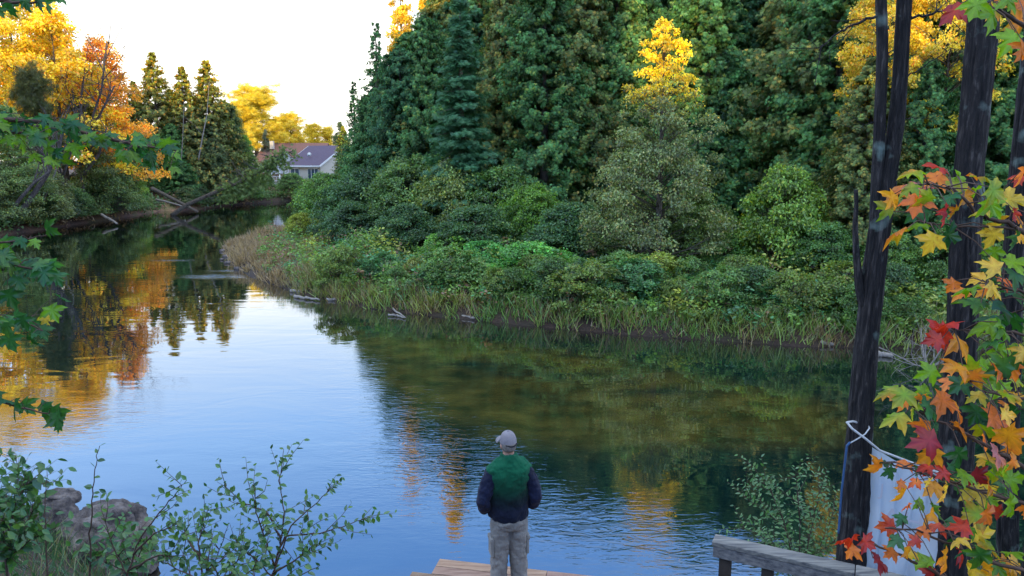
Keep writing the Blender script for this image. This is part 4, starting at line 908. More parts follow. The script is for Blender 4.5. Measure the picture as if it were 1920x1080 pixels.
# ------------------------------------------------------------------ banner, rope, cord
def banner():
    m, nt, out = new_mat('white_tarpaulin'); L = nt.links; tc = N(nt, 'ShaderNodeTexCoord'); n1 = N(nt, 'ShaderNodeTexNoise', i_Scale=3.2, i_Detail=4); L.new(tc.outputs['Object'], n1.inputs['Vector'])
    rp = ramp(nt, [(.35, (.50, .60, .74)), (.55, (.66, .72, .80)), (.7, (.72, .70, .74))]); L.new(n1.outputs[0], rp.inputs[0])
    b = N(nt, 'ShaderNodeBsdfPrincipled', i_Roughness=.35); L.new(rp.outputs[0], b.inputs['Base Color']); tl = N(nt, 'ShaderNodeBsdfTranslucent'); tl.inputs[0].default_value = (.5, .6, .75, 1)
    ms = N(nt, 'ShaderNodeMixShader', i_0=.3); L.new(b.outputs[0], ms.inputs[1]); L.new(tl.outputs[0], ms.inputs[2]); L.new(ms.outputs[0], out.inputs[0])
    a = P(1630, 836, 5.24); b_ = P(1772, 893, 5.0); base = a.copy(); o = thing('banner', 'white plastic banner with faint lettering hung between the forked tree and the thickest trunk', 'banner', base)
    nx, nz = 46, 50; Hb = 1.15; V = []
    for j in range(nz):
        for i in range(nx):
            s_ = i / (nx - 1); t_ = j / (nz - 1); p = a + (b_ - a) * s_ * (1.0 - .03 * t_); z = p[2] - t_ * Hb - .03 * math.sin(math.pi * s_) * (1 - t_)
            f = .022 * math.sin(s_ * 17 + t_ * 2.5) * (.3 + t_) + .018 * math.sin(s_ * 31 - t_ * 4 + 1) + .02 * mnoise.noise(Vector((s_ * 4, t_ * 3, 0)))
            V.append((p[0] - base[0] + .01 * math.sin(t_ * 7), p[1] - base[1] + f, z - base[2]))
    Fq = [(j * nx + i, j * nx + i + 1, (j + 1) * nx + i + 1, (j + 1) * nx + i) for j in range(nz - 1) for i in range(nx - 1)]
    mb = MB(); mb.faces(V, Fq, smooth=True); mb.build('sheet', m, o)
    mt, nt, out = new_mat('faded_print'); bb = N(nt, 'ShaderNodeBsdfPrincipled', i_Roughness=.5); bb.inputs['Base Color'].default_value = (.52, .52, .62, 1); nt.links.new(bb.outputs[0], out.inputs[0])
    for txt, x, y, sz in (('J', 1648, 928, .13), ('AH', 1652, 982, .20)):
        cu = bpy.data.curves.new('lettering', 'FONT'); cu.body = txt; cu.size = sz; cu.extrude = .002; cu.materials.append(mt)
        p = P(x, y, 5.12) - base; tmp = bpy.data.objects.new('tmp', cu); me_ = bpy.data.meshes.new_from_object(tmp); bpy.data.objects.remove(tmp); t = obj('lettering', me_, o); t.location = p; dxy = b_ - a; t.rotation_euler = (math.pi / 2, 0, math.atan2(dxy[1], dxy[0]))
    mr = surf_mat('white_rope', [(.5, .52, .56), (.7, .72, .76)], 60, bump=.5, rough=.7); mbl = surf_mat('blue_cord', [(.03, .08, .2), (.06, .14, .3)], 30, bump=0)
    def path(name, pl, r, mat, label):
        pts = [P(x, y, Y) for x, y, Y in pl]; b0 = pts[0]; mb = MB(); limb(mb, [p - b0 for p in pts], r, r, 8); q = mb.build(name, mat); q.location = b0; tag(q, label, 'rope')
    path('rope', [(1628,800,5.30),(1600,790,5.22),(1588,792,5.16),(1598,804,5.12),(1622,822,5.1),(1650,845,5.12),(1700,864,5.1),(1760,886,4.98),(1790,905,4.9)], .0085, mr, 'white rope slung around the forked tree and along the top of the banner')
    path('rope', [(1588,834,5.16),(1606,824,5.14),(1622,814,5.14),(1630,803,5.2),(1626,790,5.3)], .005, mr, 'thin knotted rope loop around the forked tree below the thick white rope')
    path('cord', [(1594,829,5.14),(1588,836,5.14),(1584,870,5.15),(1578,920,5.15),(1575,960,5.16),(1572,1000,5.16)], .008, mbl, 'blue cord hanging down the left side of the forked tree')
banner()
# ------------------------------------------------------------------ the man on the dock
def remesh(o, vox, smooth=6, disp=None):
    m = o.modifiers.new('remesh', 'REMESH'); m.mode = 'VOXEL'; m.voxel_size = vox; m.use_smooth_shade = True
    s_ = o.modifiers.new('smooth', 'SMOOTH'); s_.iterations = smooth; s_.factor = .5
    if disp:
        tx = bpy.data.textures.new('folds', 'CLOUDS'); tx.noise_scale = disp[1]; tx.noise_depth = 3
        d = o.modifiers.new('folds', 'DISPLACE'); d.texture = tx; d.strength = disp[0]; d.mid_level = .5; d.texture_coords = 'LOCAL'
    return o
def ell(mb, rings, sides=32):
    """vertical loft: (z, rx, ry, cx, cy)"""
    pts = [(r[3], r[4], r[0]) for r in rings]
    V = []; ang = np.linspace(0, 2 * math.pi, sides, endpoint=False); n = len(rings)
    for z, rx, ry, cx, cy in rings: V += [(cx + rx * math.cos(a), cy + ry * math.sin(a), z) for a in ang]
    Fq = [(i * sides + j, i * sides + (j + 1) % sides, (i + 1) * sides + (j + 1) % sides, (i + 1) * sides + j) for i in range(n - 1) for j in range(sides)]
    Fq += [tuple(range(sides - 1, -1, -1)), tuple(range((n - 1) * sides, n * sides))]
    mb.faces(V, Fq, smooth=True)
def tb(mb, pts, rad, sides=16): 
    pts = np.array(pts, float); n = 6 * (len(pts) - 1) + 1; t = np.linspace(0, len(pts) - 1, n)
    mb.tube(np.column_stack([np.interp(t, range(len(pts)), pts[:, k]) for k in range(3)]), np.interp(t, range(len(pts)), rad), sides)
def ball(mb, c, r, seg=16):
    th = np.linspace(.02, math.pi - .02, seg); rings = [(c[2] + r[2] * math.cos(t), r[0] * math.sin(t), r[1] * math.sin(t), c[0], c[1]) for t in th[::-1]]
    ell(mb, rings, 24)
def cloth(name, stops, sc=3, bump=.5, zgrad=None, rough=.95):
    m, nt, out = new_mat(name); L = nt.links; tc = N(nt, 'ShaderNodeTexCoord'); n1 = N(nt, 'ShaderNodeTexNoise', i_Scale=sc, i_Detail=5); L.new(tc.outputs['Object'], n1.inputs['Vector'])
    rp = ramp(nt, stops); 
    if zgrad:
        sx_ = N(nt, 'ShaderNodeSeparateXYZ'); L.new(tc.outputs['Object'], sx_.inputs[0]); a = N(nt, 'ShaderNodeMath', operation='MULTIPLY_ADD'); L.new(n1.outputs[0], a.inputs[0]); a.inputs[1].default_value = .10; L.new(sx_.outputs[2], a.inputs[2])
        mr = N(nt, 'ShaderNodeMapRange', i_1=zgrad[0], i_2=zgrad[1]); L.new(a.outputs[0], mr.inputs[0]); L.new(mr.outputs[0], rp.inputs[0])
    else: L.new(n1.outputs[0], rp.inputs[0])
    b = N(nt, 'ShaderNodeBsdfPrincipled', i_Roughness=rough); b.inputs['Specular IOR Level'].default_value = .2; L.new(rp.outputs[0], b.inputs['Base Color'])
    b.inputs['Sheen Weight'].default_value = .05
    n2 = N(nt, 'ShaderNodeTexNoise', i_Scale=sc * 2.2, i_Detail=4, i_Distortion=.8); mp = N(nt, 'ShaderNodeMapping'); mp.inputs['Scale'].default_value = (1, 1, .55); L.new(tc.outputs['Object'], mp.inputs[0]); L.new(mp.outputs[0], n2.inputs['Vector'])
    n3 = N(nt, 'ShaderNodeTexNoise', i_Scale=240, i_Detail=2); L.new(tc.outputs['Object'], n3.inputs['Vector'])
    ad = N(nt, 'ShaderNodeMath', operation='MULTIPLY_ADD'); L.new(n3.outputs[0], ad.inputs[0]); ad.inputs[1].default_value = .04; L.new(n2.outputs[0], ad.inputs[2])
    bp = N(nt, 'ShaderNodeBump', i_Strength=bump, i_Distance=.035); L.new(ad.outputs[0], bp.inputs['Height']); L.new(bp.outputs[0], b.inputs['Normal']); L.new(b.outputs[0], out.inputs[0]); return m
def person():
    skin = surf_mat('skin', [(.42,.22,.16),(.55,.31,.24)], 12, bump=.1, bdist=.002, rough=.55)
    green = cloth('green_fleece', [(0, (.008, .012, .03)), (.3, (.004, .014, .018)), (.6, (.004, .055, .032)), (1, (.006, .10, .052))], 3.2, .55, zgrad=(1.08, 1.45))
    navy = cloth('navy_sleeve', [(.3, (.005, .008, .026)), (.7, (.010, .015, .048))], 5, .5, rough=.7)
    khaki = cloth('grey_khaki_cloth', [(.3, (.20, .19, .185)), (.7, (.30, .285, .27))], 4, .9)
    capm = cloth('grey_cap_cloth', [(.3, (.20, .185, .215)), (.7, (.29, .27, .31))], 12, .3)
    dark = surf_mat('dark_strap', [(.012,.012,.018),(.03,.03,.04)], 8, bump=0); hairm = surf_mat('grey_hair', [(.16,.14,.13),(.3,.27,.25)], 60, bump=.5, stretch=(4, 4, 1))
    sole = surf_mat('brown_leather', [(.05,.035,.025),(.09,.06,.04)], 10, bump=.2)
    base = np.array([-.03, 6.44, DZ])
    o = thing('person', 'man seen from behind in a green and navy fleece, grey cap and grey-khaki cargo trousers, hands in front', 'person', base, R(13))
    o['label'] = 'man seen from behind in green fleece, grey cap and khaki cargo trousers on the dock'; o.scale = (.89, .92, .915)
    b = MB()
    ell(b, [(.84,.15,.11,0,0),(.92,.178,.13,0,0),(1.05,.175,.135,0,.015),(1.2,.18,.13,0,.015),(1.34,.19,.12,0,0),(1.43,.185,.105,0,0),(1.49,.12,.08,0,0),(1.53,.062,.062,0,.0),(1.62,.058,.062,0,.02)])
    for s_ in (-1, 1):
        tb(b, [(s_*.09,0,.90),(s_*.10,.01,.49),(s_*.105,-.01,.07)], [.092,.06,.04])
        tb(b, [(s_*.105,-.05,.05),(s_*.115,.06,.045),(s_*.125,.16,.03)], [.038,.042,.028])
        tb(b, [(s_*.175,0,1.42),(s_*.262,-.05,1.16),(s_*.20,.17,1.04)], [.052,.042,.03])
        # hand resting before the belly: palm, four fingers, thumb
        tb(b, [(s_*.20,.17,1.04),(s_*.155,.205,1.03),(s_*.12,.215,1.025)], [.026,.034,.030], 12)
        for k, (ln, zz) in enumerate(((.070,.028),(.078,.010),(.072,-.008),(.058,-.026))):
            tb(b, [(s_*.125,.215,1.025+zz),(s_*(.125-ln*.6),.222,1.022+zz),(s_*(.125-ln),.205,1.018+zz)], [.0095,.009,.0075], 8)
        tb(b, [(s_*.165,.20,1.055),(s_*.13,.215,1.078),(s_*.10,.215,1.082)], [.012,.011,.009], 8)
    hc = np.array([0, .025, 1.675]); a = R(12)
    def hr(x, y, z): return (hc[0] + x * math.cos(a) - y * math.sin(a), hc[1] + x * math.sin(a) + y * math.cos(a), hc[2] + z)
    ball(b, hc, (.077, .095, .118)); ball(b, hr(0, .03, -.06), (.052, .062, .058))
    tb(b, [hr(0, .088, .02), hr(0, .112, -.018), hr(0, .09, -.03)], [.008, .014, .010], 10)
    for s_ in (-1, 1):
        ball(b, hr(s_*.080, -.005, -.012), (.012, .022, .034)); ball(b, hr(s_ * .03, .078, -.0), (.016, .012, .009), 10)
    tb(b, [hr(-.022, .088, -.06), hr(0, .094, -.062), hr(.022, .088, -.06)], [.006, .008, .006], 8)
    body = b.build('body', skin, o); remesh(body, .0065, 4)
    for s_ in (-1, 1):
        e = MB(); ball(e, hr(s_*.031, .086, .004), (.011, .009, .008), 10); e.build('eye', surf_mat('eye', [(.03,.03,.03),(.6,.6,.6)], 200, bump=0), o)
    h = MB(); ell(h, [(1.615,.058,.05,0,-.008),(1.63,.070,.075,0,-.004),(1.67,.080,.090,0,.004),(1.70,.0805,.092,0,.008)]); hh = h.build('hair', hairm, o); remesh(hh, .006, 2)
    # trousers
    t = MB(); ell(t, [(.80,.165,.135,0,-.005),(.88,.192,.155,0,-.01),(.96,.19,.15,0,0),(1.02,.185,.145,0,0)])
    for s_ in (-1, 1):
        tb(t, [(s_*.088,-.01,.90),(s_*.096,-.005,.66),(s_*.104,.005,.48),(s_*.11,-.01,.28),(s_*.112,-.015,.07)], [.112,.103,.094,.088,.094], 24)
    tr = t.build('trousers', khaki, o); remesh(tr, .009, 5, (.034, .07))
    pk = MB(); pk.box((.188, .0, .60), (.035, .15, .19)); pk.box((.193, .0, .685), (.042, .16, .05)); p1 = pk.build('pocket', khaki, tr); bv = p1.modifiers.new('bevel', 'BEVEL'); bv.width = .012; bv.segments = 3
    pk = MB(); pk.box((-.188, .0, .60), (.035, .15, .19)); pk.box((-.193, .0, .685), (.042, .16, .05)); p1 = pk.build('pocket', khaki, tr); bv = p1.modifiers.new('bevel', 'BEVEL'); bv.width = .012; bv.segments = 3
    # fleece
    f = MB(); ell(f, [(.905,.205,.168,0,.0),(.93,.218,.18,0,.005),(1.02,.215,.18,0,.015),(1.12,.214,.172,0,.02),(1.25,.220,.155,0,.01),(1.36,.24,.145,0,-.005),(1.44,.245,.13,0,-.008),(1.485,.205,.115,0,-.006),(1.52,.135,.098,0,.0),(1.545,.090,.088,0,.002),(1.585,.083,.086,0,.004)])
    fl = f.build('fleece_vest', green, o); remesh(fl, .009, 4, (.045, .09))
    for s_ in (-1, 1):
        sl_ = MB(); tb(sl_, [(s_*.165,-.0,1.40),(s_*.226,-.02,1.29),(s_*.278,-.05,1.12),(s_*.262,.0,1.02),(s_*.205,.165,1.02)], [.082,.083,.072,.066,.048], 24)
        so_ = sl_.build('sleeve', navy, o); remesh(so_, .009, 4, (.034, .07))
    # cap
    c = MB(); V = []; 
    th = np.linspace(0.0, 1, 12); rings = [(hc[2] + .008 + .122 * math.sin(t_ * math.pi / 2), .0875 * math.cos(t_ * math.pi / 2 * .985) ** .75, .106 * math.cos(t_ * math.pi / 2 * .985) ** .75, hc[0], hc[1]) for t_ in th]
    ell(c, rings, 36); cap = c.build('cap', capm, o)
    br = MB(); V = []; nn = 18
    for k in range(nn + 1):
        q = -1.15 + 2.3 * k / nn
        for rr, dz in ((.96, 0), (1.0 + .72 * math.cos(q) ** 1.2 if abs(q) < 1.5 else 1, -.012 - .02 * abs(q))):
            V.append(hr(.088 * math.sin(q) * rr, .104 * math.cos(q) * rr, .032 + dz))
    Fq = [(2*k, 2*k+1, 2*k+3, 2*k+2) for k in range(nn)]; br.faces(V, Fq, smooth=True); bo = br.build('brim', capm, cap); so2 = bo.modifiers.new('t', 'SOLIDIFY'); so2.thickness = .004
    st = MB(); tb(st, [hr(.062, -.078, .016), hr(.03, -.101, .008), hr(0, -.107, .004), hr(-.03, -.101, .008), hr(-.062, -.078, .016)], [.009] * 5, 8); st.build('strap', dark, cap)
    bt = MB(); ball(bt, (hc[0], hc[1], hc[2] + .135), (.009, .009, .005), 8); bt.build('button', capm, cap)
    for s_ in (-1, 1):
        sh = MB(); tb(sh, [(s_*.11,-.075,.055),(s_*.115,.06,.05),(s_*.125,.19,.035)], [.048,.052,.034], 16); sh.box((s_*.118,.055,.012), (.10,.30,.024)); s2 = sh.build('shoe', sole, o); remesh(s2, .007, 3)
person()

# ------------------------------------------------------------------ boulders at the near shore
rock('boulder', 'largest pink-grey boulder at the water in the lower left', tuple(G(205, 1015, .16)), (.50, .42, .47), 1, rz=.3, rough=.36)
rock('boulder', 'small brown boulder perched highest, left of the largest boulder', tuple(G(112, 935, .38)), (.21, .18, .11), 2, rz=.2)
rock('boulder', 'dark grey boulder under the perched brown one', tuple(G(100, 985, .14)), (.26, .24, .34), 3, rz=1)
rock('boulder', 'small pale rock lying low between the grass and the boulders', tuple(G(72, 1010, .12)), (.15, .13, .12), 4)
rock('boulder', 'pale stone at the near foot of the largest boulder', tuple(G(172, 1048, .10)), (.17, .14, .10), 5)
rock('boulder', 'flat dark stone at the foot of the largest boulder in the shadow', tuple(G(225, 1062, .06)), (.42, .25, .12), 6)
rock('boulder', 'dark stone wedged between the grass and the bushy plant at left', tuple(G(30, 1000, .2)), (.3, .25, .2), 7)

# ------------------------------------------------------------------ foreground plants
LCOL = {'G': (.24,.47,.012), 'D': (.022,.12,.025), 'B': (.045,.18,.055), 'O': (.90,.24,.03), 'R': (.60,.045,.02), 'Y': (.88,.60,.07), 'YO': (.85,.38,.02), 'P': (.60,.24,.32), 'M': (.32,.022,.035), 'L': (.14,.31,.012)}
_h = [(0,.04),(.10,.03),(.40,-.03),(.33,.10),(.36,.19),(.52,.24),(.74,.47),(.55,.47),(.47,.58),(.22,.50),(.24,.68),(.31,.80),(.17,.80),(.10,.92),(0,1.1)]
_o = _h + [(-x, y) for x, y in _h[-2:0:-1]]
TIP = {0, 2, 6, 11, 14, 28 - 11, 28 - 6, 28 - 2}
MV = np.array([(0, .30)] + [p for p in _o]); MF = [(0, 1 + i, 1 + (i + 1) % len(_o)) for i in range(len(_o))]
VEIN = np.array([1.12] + [1.18 if i in TIP else .80 for i in range(len(_o))])
right_v = np.array([1.0, 0, 0]); up_v = np.array([0, sp, cp]); fwd_v = np.array([0, cp, -sp])
SECOND = {'G': ('G','Y','O','L'), 'O': ('O','R','YO','G'), 'R': ('R','O','M'), 'Y': ('Y','YO','G'), 'YO': ('YO','Y','O'), 'B': ('B','D','L'), 'D': ('D','L','D'), 'P': ('P','O','R'), 'M': ('M','R'), 'L': ('L','G','D')}
def maple_leaf(mb, r_, pos, rotdeg, size, key, facing=.42):
    a = R(rotdeg + r_.uniform(-14, 14)); d = right_v * math.cos(a) + up_v * math.sin(a) + fwd_v * r_.uniform(-.35, .35)
    n = -fwd_v * facing + np.array([0, 0, .75]) + r_.normal(0, .55, 3)
    Y = unit(d); X = unit(np.cross(Y, n)); Z = np.cross(X, Y)
    V = MV.copy(); x, y = V[:, 0], V[:, 1] - .3
    c1, c2 = r_.uniform(.2, .75), r_.uniform(.1, .6); tw = r_.uniform(-.3, .3)
    z = -c1 * x ** 2 - c2 * np.maximum(y, 0) ** 2 + tw * x * y + .05 * np.sin(9 * x + 5 * y + rotdeg) + (1 - VEIN) * .12
    x = x * r_.uniform(.85, 1.1)
    W = pos + size * (x[:, None] * X + (y + .3)[:, None] * Y + z[:, None] * Z)
    c0 = np.array(LCOL[key]); c1_ = np.array(LCOL[SECOND[key][r_.integers(len(SECOND[key]))]]); rad = np.clip(np.hypot(MV[:, 0], MV[:, 1] - .3) / .75, 0, 1)
    side = np.clip(.5 + MV[:, 0] * r_.choice([-1, 1]) * 1.2, 0, 1) if r_.random() < .4 else rad
    w_ = (side ** 1.5 * r_.uniform(.3, 1))[:, None]; c = (c0 * (1 - w_) + c1_ * w_) * r_.uniform(.75, 1.15) * VEIN[:, None]
    mb.faces(W, MF, c, True)
    return W[1], X, Y, Z
def maple(name, label, root, branches, leaves, depth, leafscale=1.2, seed=1, stem_r=.03, jit=.16, more=.0):
    """branches: pixel polylines at their own depth; leaves: (x, y, size, angle, colour)"""
    r_ = np.random.default_rng(seed); o = thing(name, label, 'tree', root); root = np.array(root, float)
    B = []
    for pl, r0 in branches:
        Y0 = pl[0][2] if len(pl[0]) > 2 else depth; pts = np.array([P(p[0], p[1], (p[2] if len(p) > 2 else depth)) for p in pl]) - root; B.append((pts, r0))
    # upright stem to which the branches run
    top = max(b[0][0][2] for b in B) + .5; mb = MB(); sp_ = [(0, 0, -.1), (.03, .02, top * .4), (0, -.03, top * .75), (.02, .0, top)]; limb(mb, sp_, stem_r * 1.3, stem_r * .5, 10, .004); mb.build('trunk', M['nearbark'], o)
    allq = []; lm = [MB() for _ in B]; bm_ = []
    for pts, r0 in B:
        m_ = MB(); st = pts[0]; j = np.array([.01, 0, max(st[2] - .15, .1)])
        q = limb(m_, [j] + list(pts), r0 * 1.5, r0 * .35, 7, .002) if np.linalg.norm(j - st) < 1.2 and pts[0][0] > -9 and st[0] < .6 and st[0] > -.6 else limb(m_, list(pts), r0, r0 * .35, 7, .002)
        allq.append(q); bm_.append(m_)
    extra = []
    for (x, y, s_, ro, key) in leaves:
        if r_.random() < more: extra.append((x + r_.normal(0, 20), y + r_.normal(4, 20), s_ * r_.uniform(.6, .85), ro + r_.normal(0, 25), SECOND[key][r_.integers(len(SECOND[key]))]))
    for lf in list(leaves) + extra:
        x, y, s_, rot_, key = lf; s_ *= .78 if (y > 858 and x < 1770 and x > 1500) else 1; Yd = depth + r_.uniform(-jit, jit) * 1.2; p = P(x, y, Yd) - root
        a = R(rot_); size = s_ / F * Yd * leafscale; p = p - (right_v * math.cos(a) + up_v * math.sin(a)) * size * .45
        best = min(range(len(B)), key=lambda i: np.min(np.linalg.norm(allq[i] - p, axis=1))); q = allq[best]; dd = np.linalg.norm(q - p, axis=1); a_ = q[np.argmin(dd)]
        nd = dd.min()
        if nd > .16: p = a_ + (p - a_) * (1 if nd < .4 else .98)
        base, X, Y, Z = maple_leaf(lm[best], r_, p, rot_, size, key)
        mid = (base + a_) / 2 + np.array([0, 0, .012]); bm_[best].tube([a_, mid, base], [.0022, .0015, .0012], 4, cap=False)
    for m_, l_ in zip(bm_, lm):
        bo = m_.build('branch', M['twig'], o)
        if l_.n: l_.build('leaves', M['maple'], bo, (1, 1, 1))
    return o
LV = [ (1705,325,60,200,'G'),(1755,312,55,160,'R'),(1752,335,55,210,'O'),(1790,345,70,180,'G'),(1805,345,62,300,'G'),(1838,330,62,350,'O'),(1680,355,60,205,'O'),(1702,350,50,200,'G'),(1668,374,48,225,'YO'),(1712,382,62,235,'O'),(1738,350,45,170,'P'),(1712,350,38,190,'P'),(1722,402,55,230,'B'),(1780,375,50,230,'B'),(1772,400,55,250,'M'),(1816,372,45,300,'YO'),(1870,360,62,330,'G'),(1840,398,48,200,'Y'),(1860,388,55,300,'G'),(1898,376,60,350,'Y'),(1908,402,55,300,'O'),(1682,440,74,215,'O'),(1717,425,52,200,'G'),(1752,457,58,260,'Y'),(1787,440,55,350,'D'),(1858,425,62,200,'Y'),(1868,445,55,270,'Y'),(1908,450,50,250,'B'),(1914,328,55,240,'O'),(1825,355,50,200,'G'),(1735,372,50,215,'G'),
 (1790,22,62,230,'R'),(1828,14,55,250,'G'),(1856,36,60,260,'G'),(1893,5,50,300,'G'),(1905,46,58,220,'O'),(1893,78,62,240,'G'),(1917,96,48,250,'O'),(1870,15,45,300,'G'),(1915,15,50,290,'O'),
 (1768,608,80,190,'R'),(1760,630,68,210,'R'),(1803,642,78,310,'YO'),(1832,556,72,150,'D'),(1815,535,60,180,'G'),(1800,552,45,215,'O'),(1860,500,58,170,'Y'),(1866,512,58,10,'D'),(1885,528,58,330,'O'),(1905,495,58,0,'G'),(1908,518,60,340,'D'),(1903,552,66,350,'D'),(1880,578,84,330,'D'),(1858,592,62,180,'D'),(1850,612,74,200,'G'),(1882,620,64,300,'L'),(1858,643,54,200,'B'),(1898,650,74,200,'G'),(1913,672,62,330,'B'),(1903,692,58,300,'O'),(1880,692,58,220,'B'),(1860,545,50,300,'Y'),(1836,522,48,200,'Y'),(1905,600,62,320,'D'),(1880,662,60,280,'L'),
 (1786,686,60,180,'YO'),(1742,702,56,210,'G'),(1850,692,64,330,'G'),(1820,697,58,200,'G'),(1832,708,52,300,'O'),(1668,735,64,195,'G'),(1692,745,62,230,'G'),(1736,737,56,300,'G'),(1680,787,68,210,'G'),(1710,765,50,240,'G'),(1747,765,74,320,'B'),(1772,752,70,330,'O'),(1802,777,60,300,'O'),(1830,777,54,250,'D'),(1870,730,60,230,'G'),(1893,738,56,0,'G'),(1896,760,46,0,'O'),(1892,777,64,10,'D'),(1870,792,74,330,'O'),(1735,826,76,190,'M'),(1730,802,50,250,'O'),(1802,800,54,320,'O'),(1850,806,64,330,'G'),(1850,822,54,300,'O'),(1893,822,74,300,'YO'),(1907,838,64,320,'O'),(1795,857,66,250,'D'),(1742,850,64,215,'YO'),(1877,857,66,320,'P'),(1845,860,50,200,'Y'),(1860,715,54,200,'G'),(1800,725,50,230,'B'),(1775,715,50,215,'O'),(1830,745,50,210,'Y'),(1905,710,55,330,'G'),
 (1640,872,66,190,'O'),(1660,865,50,0,'D'),(1670,886,45,300,'D'),(1717,888,50,260,'D'),(1692,870,52,200,'O'),(1735,872,50,180,'R'),(1692,926,66,240,'YO'),(1748,915,64,210,'YO'),(1772,925,56,260,'Y'),(1737,965,84,230,'YO'),(1752,955,60,300,'L'),(1665,990,64,200,'R'),(1590,1012,78,200,'R'),(1627,1018,58,330,'R'),(1652,1056,76,320,'M'),(1680,1017,56,230,'B'),(1668,1036,50,200,'O'),(1702,1036,56,280,'YO'),(1726,995,58,200,'O'),(1752,990,64,210,'R'),(1802,990,56,190,'R'),(1802,1036,72,290,'R'),(1772,1050,66,270,'YO'),(1742,1062,62,230,'G'),(1820,920,64,200,'Y'),(1847,926,66,250,'Y'),(1862,914,54,300,'O'),(1882,916,66,300,'B'),(1870,890,62,330,'G'),(1900,900,58,0,'G'),(1850,940,56,230,'G'),(1828,965,66,190,'G'),(1857,970,56,300,'O'),(1902,952,66,300,'G'),(1840,1000,64,10,'Y'),(1852,1022,66,330,'G'),(1838,1047,64,250,'D'),(1792,1012,50,200,'Y'),(1740,1077,64,240,'M'),(1815,1072,60,250,'Y'),(1852,1067,64,260,'YO'),(1882,1062,62,300,'YO'),(1908,1066,62,330,'YO'),(1900,1036,58,0,'G'),(1722,1050,60,230,'G'),(1780,975,50,200,'B'),(1700,950,40,230,'O'),(1715,905,45,210,'O'),(1790,900,55,200,'B'),(1765,885,50,200,'R'),(1810,890,52,340,'G'),(1835,895,50,320,'M'),(1690,975,45,250,'B')]
MB_ = [([(1985,470),(1900,425),(1830,400),(1790,355),(1740,345)], .006), ([(1985,440),(1880,427),(1800,425),(1735,418)], .004), ([(1985,110),(1920,50),(1880,22),(1840,5)], .006), ([(1990,600),(1910,545),(1850,530)], .005), ([(1990,650),(1900,622),(1860,622),(1790,620)], .004),
       ([(1990,930),(1910,870),(1812,815),(1760,788),(1715,768)], .006), ([(1990,760),(1890,740),(1850,735),(1810,712)], .004), ([(1990,960),(1850,925),(1750,892),(1675,872)], .005), ([(1990,1130),(1780,1085),(1690,1042),(1622,1015)], .006), ([(1990,1080),(1880,1060),(1790,1025),(1720,995),(1660,990)], .005)]
pr = P(1985, 700, 1.95)
maple('young_maple', 'young maple at the right edge with lime, orange and crimson autumn leaves', (pr[0], pr[1], gz(pr[0], pr[1])), MB_, LV, 1.9, .76, 5, more=.25)
# left maple: drooping shaded twigs
r_ = np.random.default_rng(12); LL = []
def along(pl, n, spread, size, keys):
    pl = np.array(pl, float); t = np.linspace(0, len(pl) - 1, n)
    for tt in t:
        x = np.interp(tt, range(len(pl)), pl[:, 0]) + r_.normal(0, 6); y = np.interp(tt, range(len(pl)), pl[:, 1]) + abs(r_.normal(0, spread)) * r_.choice([-.5, 1, 1])
        LL.append((x, y, size * r_.uniform(.75, 1.2), r_.uniform(270, 345), keys[r_.integers(len(keys))]))
b1 = [(-120,215),(0,224),(85,229),(150,246),(230,266),(285,275),(330,282)]; b2 = [(-120,235),(0,243),(50,252),(90,275),(120,300)]
b3 = [(-120,470),(0,455),(45,450),(90,440)]; b4 = [(-120,500),(0,490),(60,505),(100,510)]; b5 = [(-120,590),(0,600),(50,605),(80,620)]; b6 = [(-120,740),(0,752),(60,770),(110,782)]; b7 = [(-120,0),(0,2),(60,5),(110,0)]
along(b1, 74, 15, 40, ['L','D','B','L','L','D','D']); along(b2, 26, 14, 40, ['L','L','D']); along(b3, 6, 10, 42, ['D','L']); along(b4, 20, 16, 52, ['B','B','D','D']); along(b5, 16, 16, 54, ['B','D','D','B']); along(b6, 9, 12, 62, ['D','D','B']); along(b7, 12, 10, 42, ['D','D','B'])
LL += [(100,585,52,300,'L'),(88,600,40,280,'Y'),(35,530,60,290,'B'),(15,560,64,280,'D'),(60,640,50,320,'D'),(20,640,56,300,'B'),(110,520,45,320,'B'),(115,560,40,320,'D')]
pl_ = P(-130, 500, 2.9)
maple('young_maple', 'shaded maple reaching in from the left edge with dark green drooping leaves', (pl_[0] - .05, pl_[1], gz(pl_[0], pl_[1])), [(b, r0) for b, r0 in ((b1,.009),(b2,.006),(b3,.005),(b4,.006),(b5,.006),(b6,.006),(b7,.007))], LL, 2.9, .66, 6, .035)

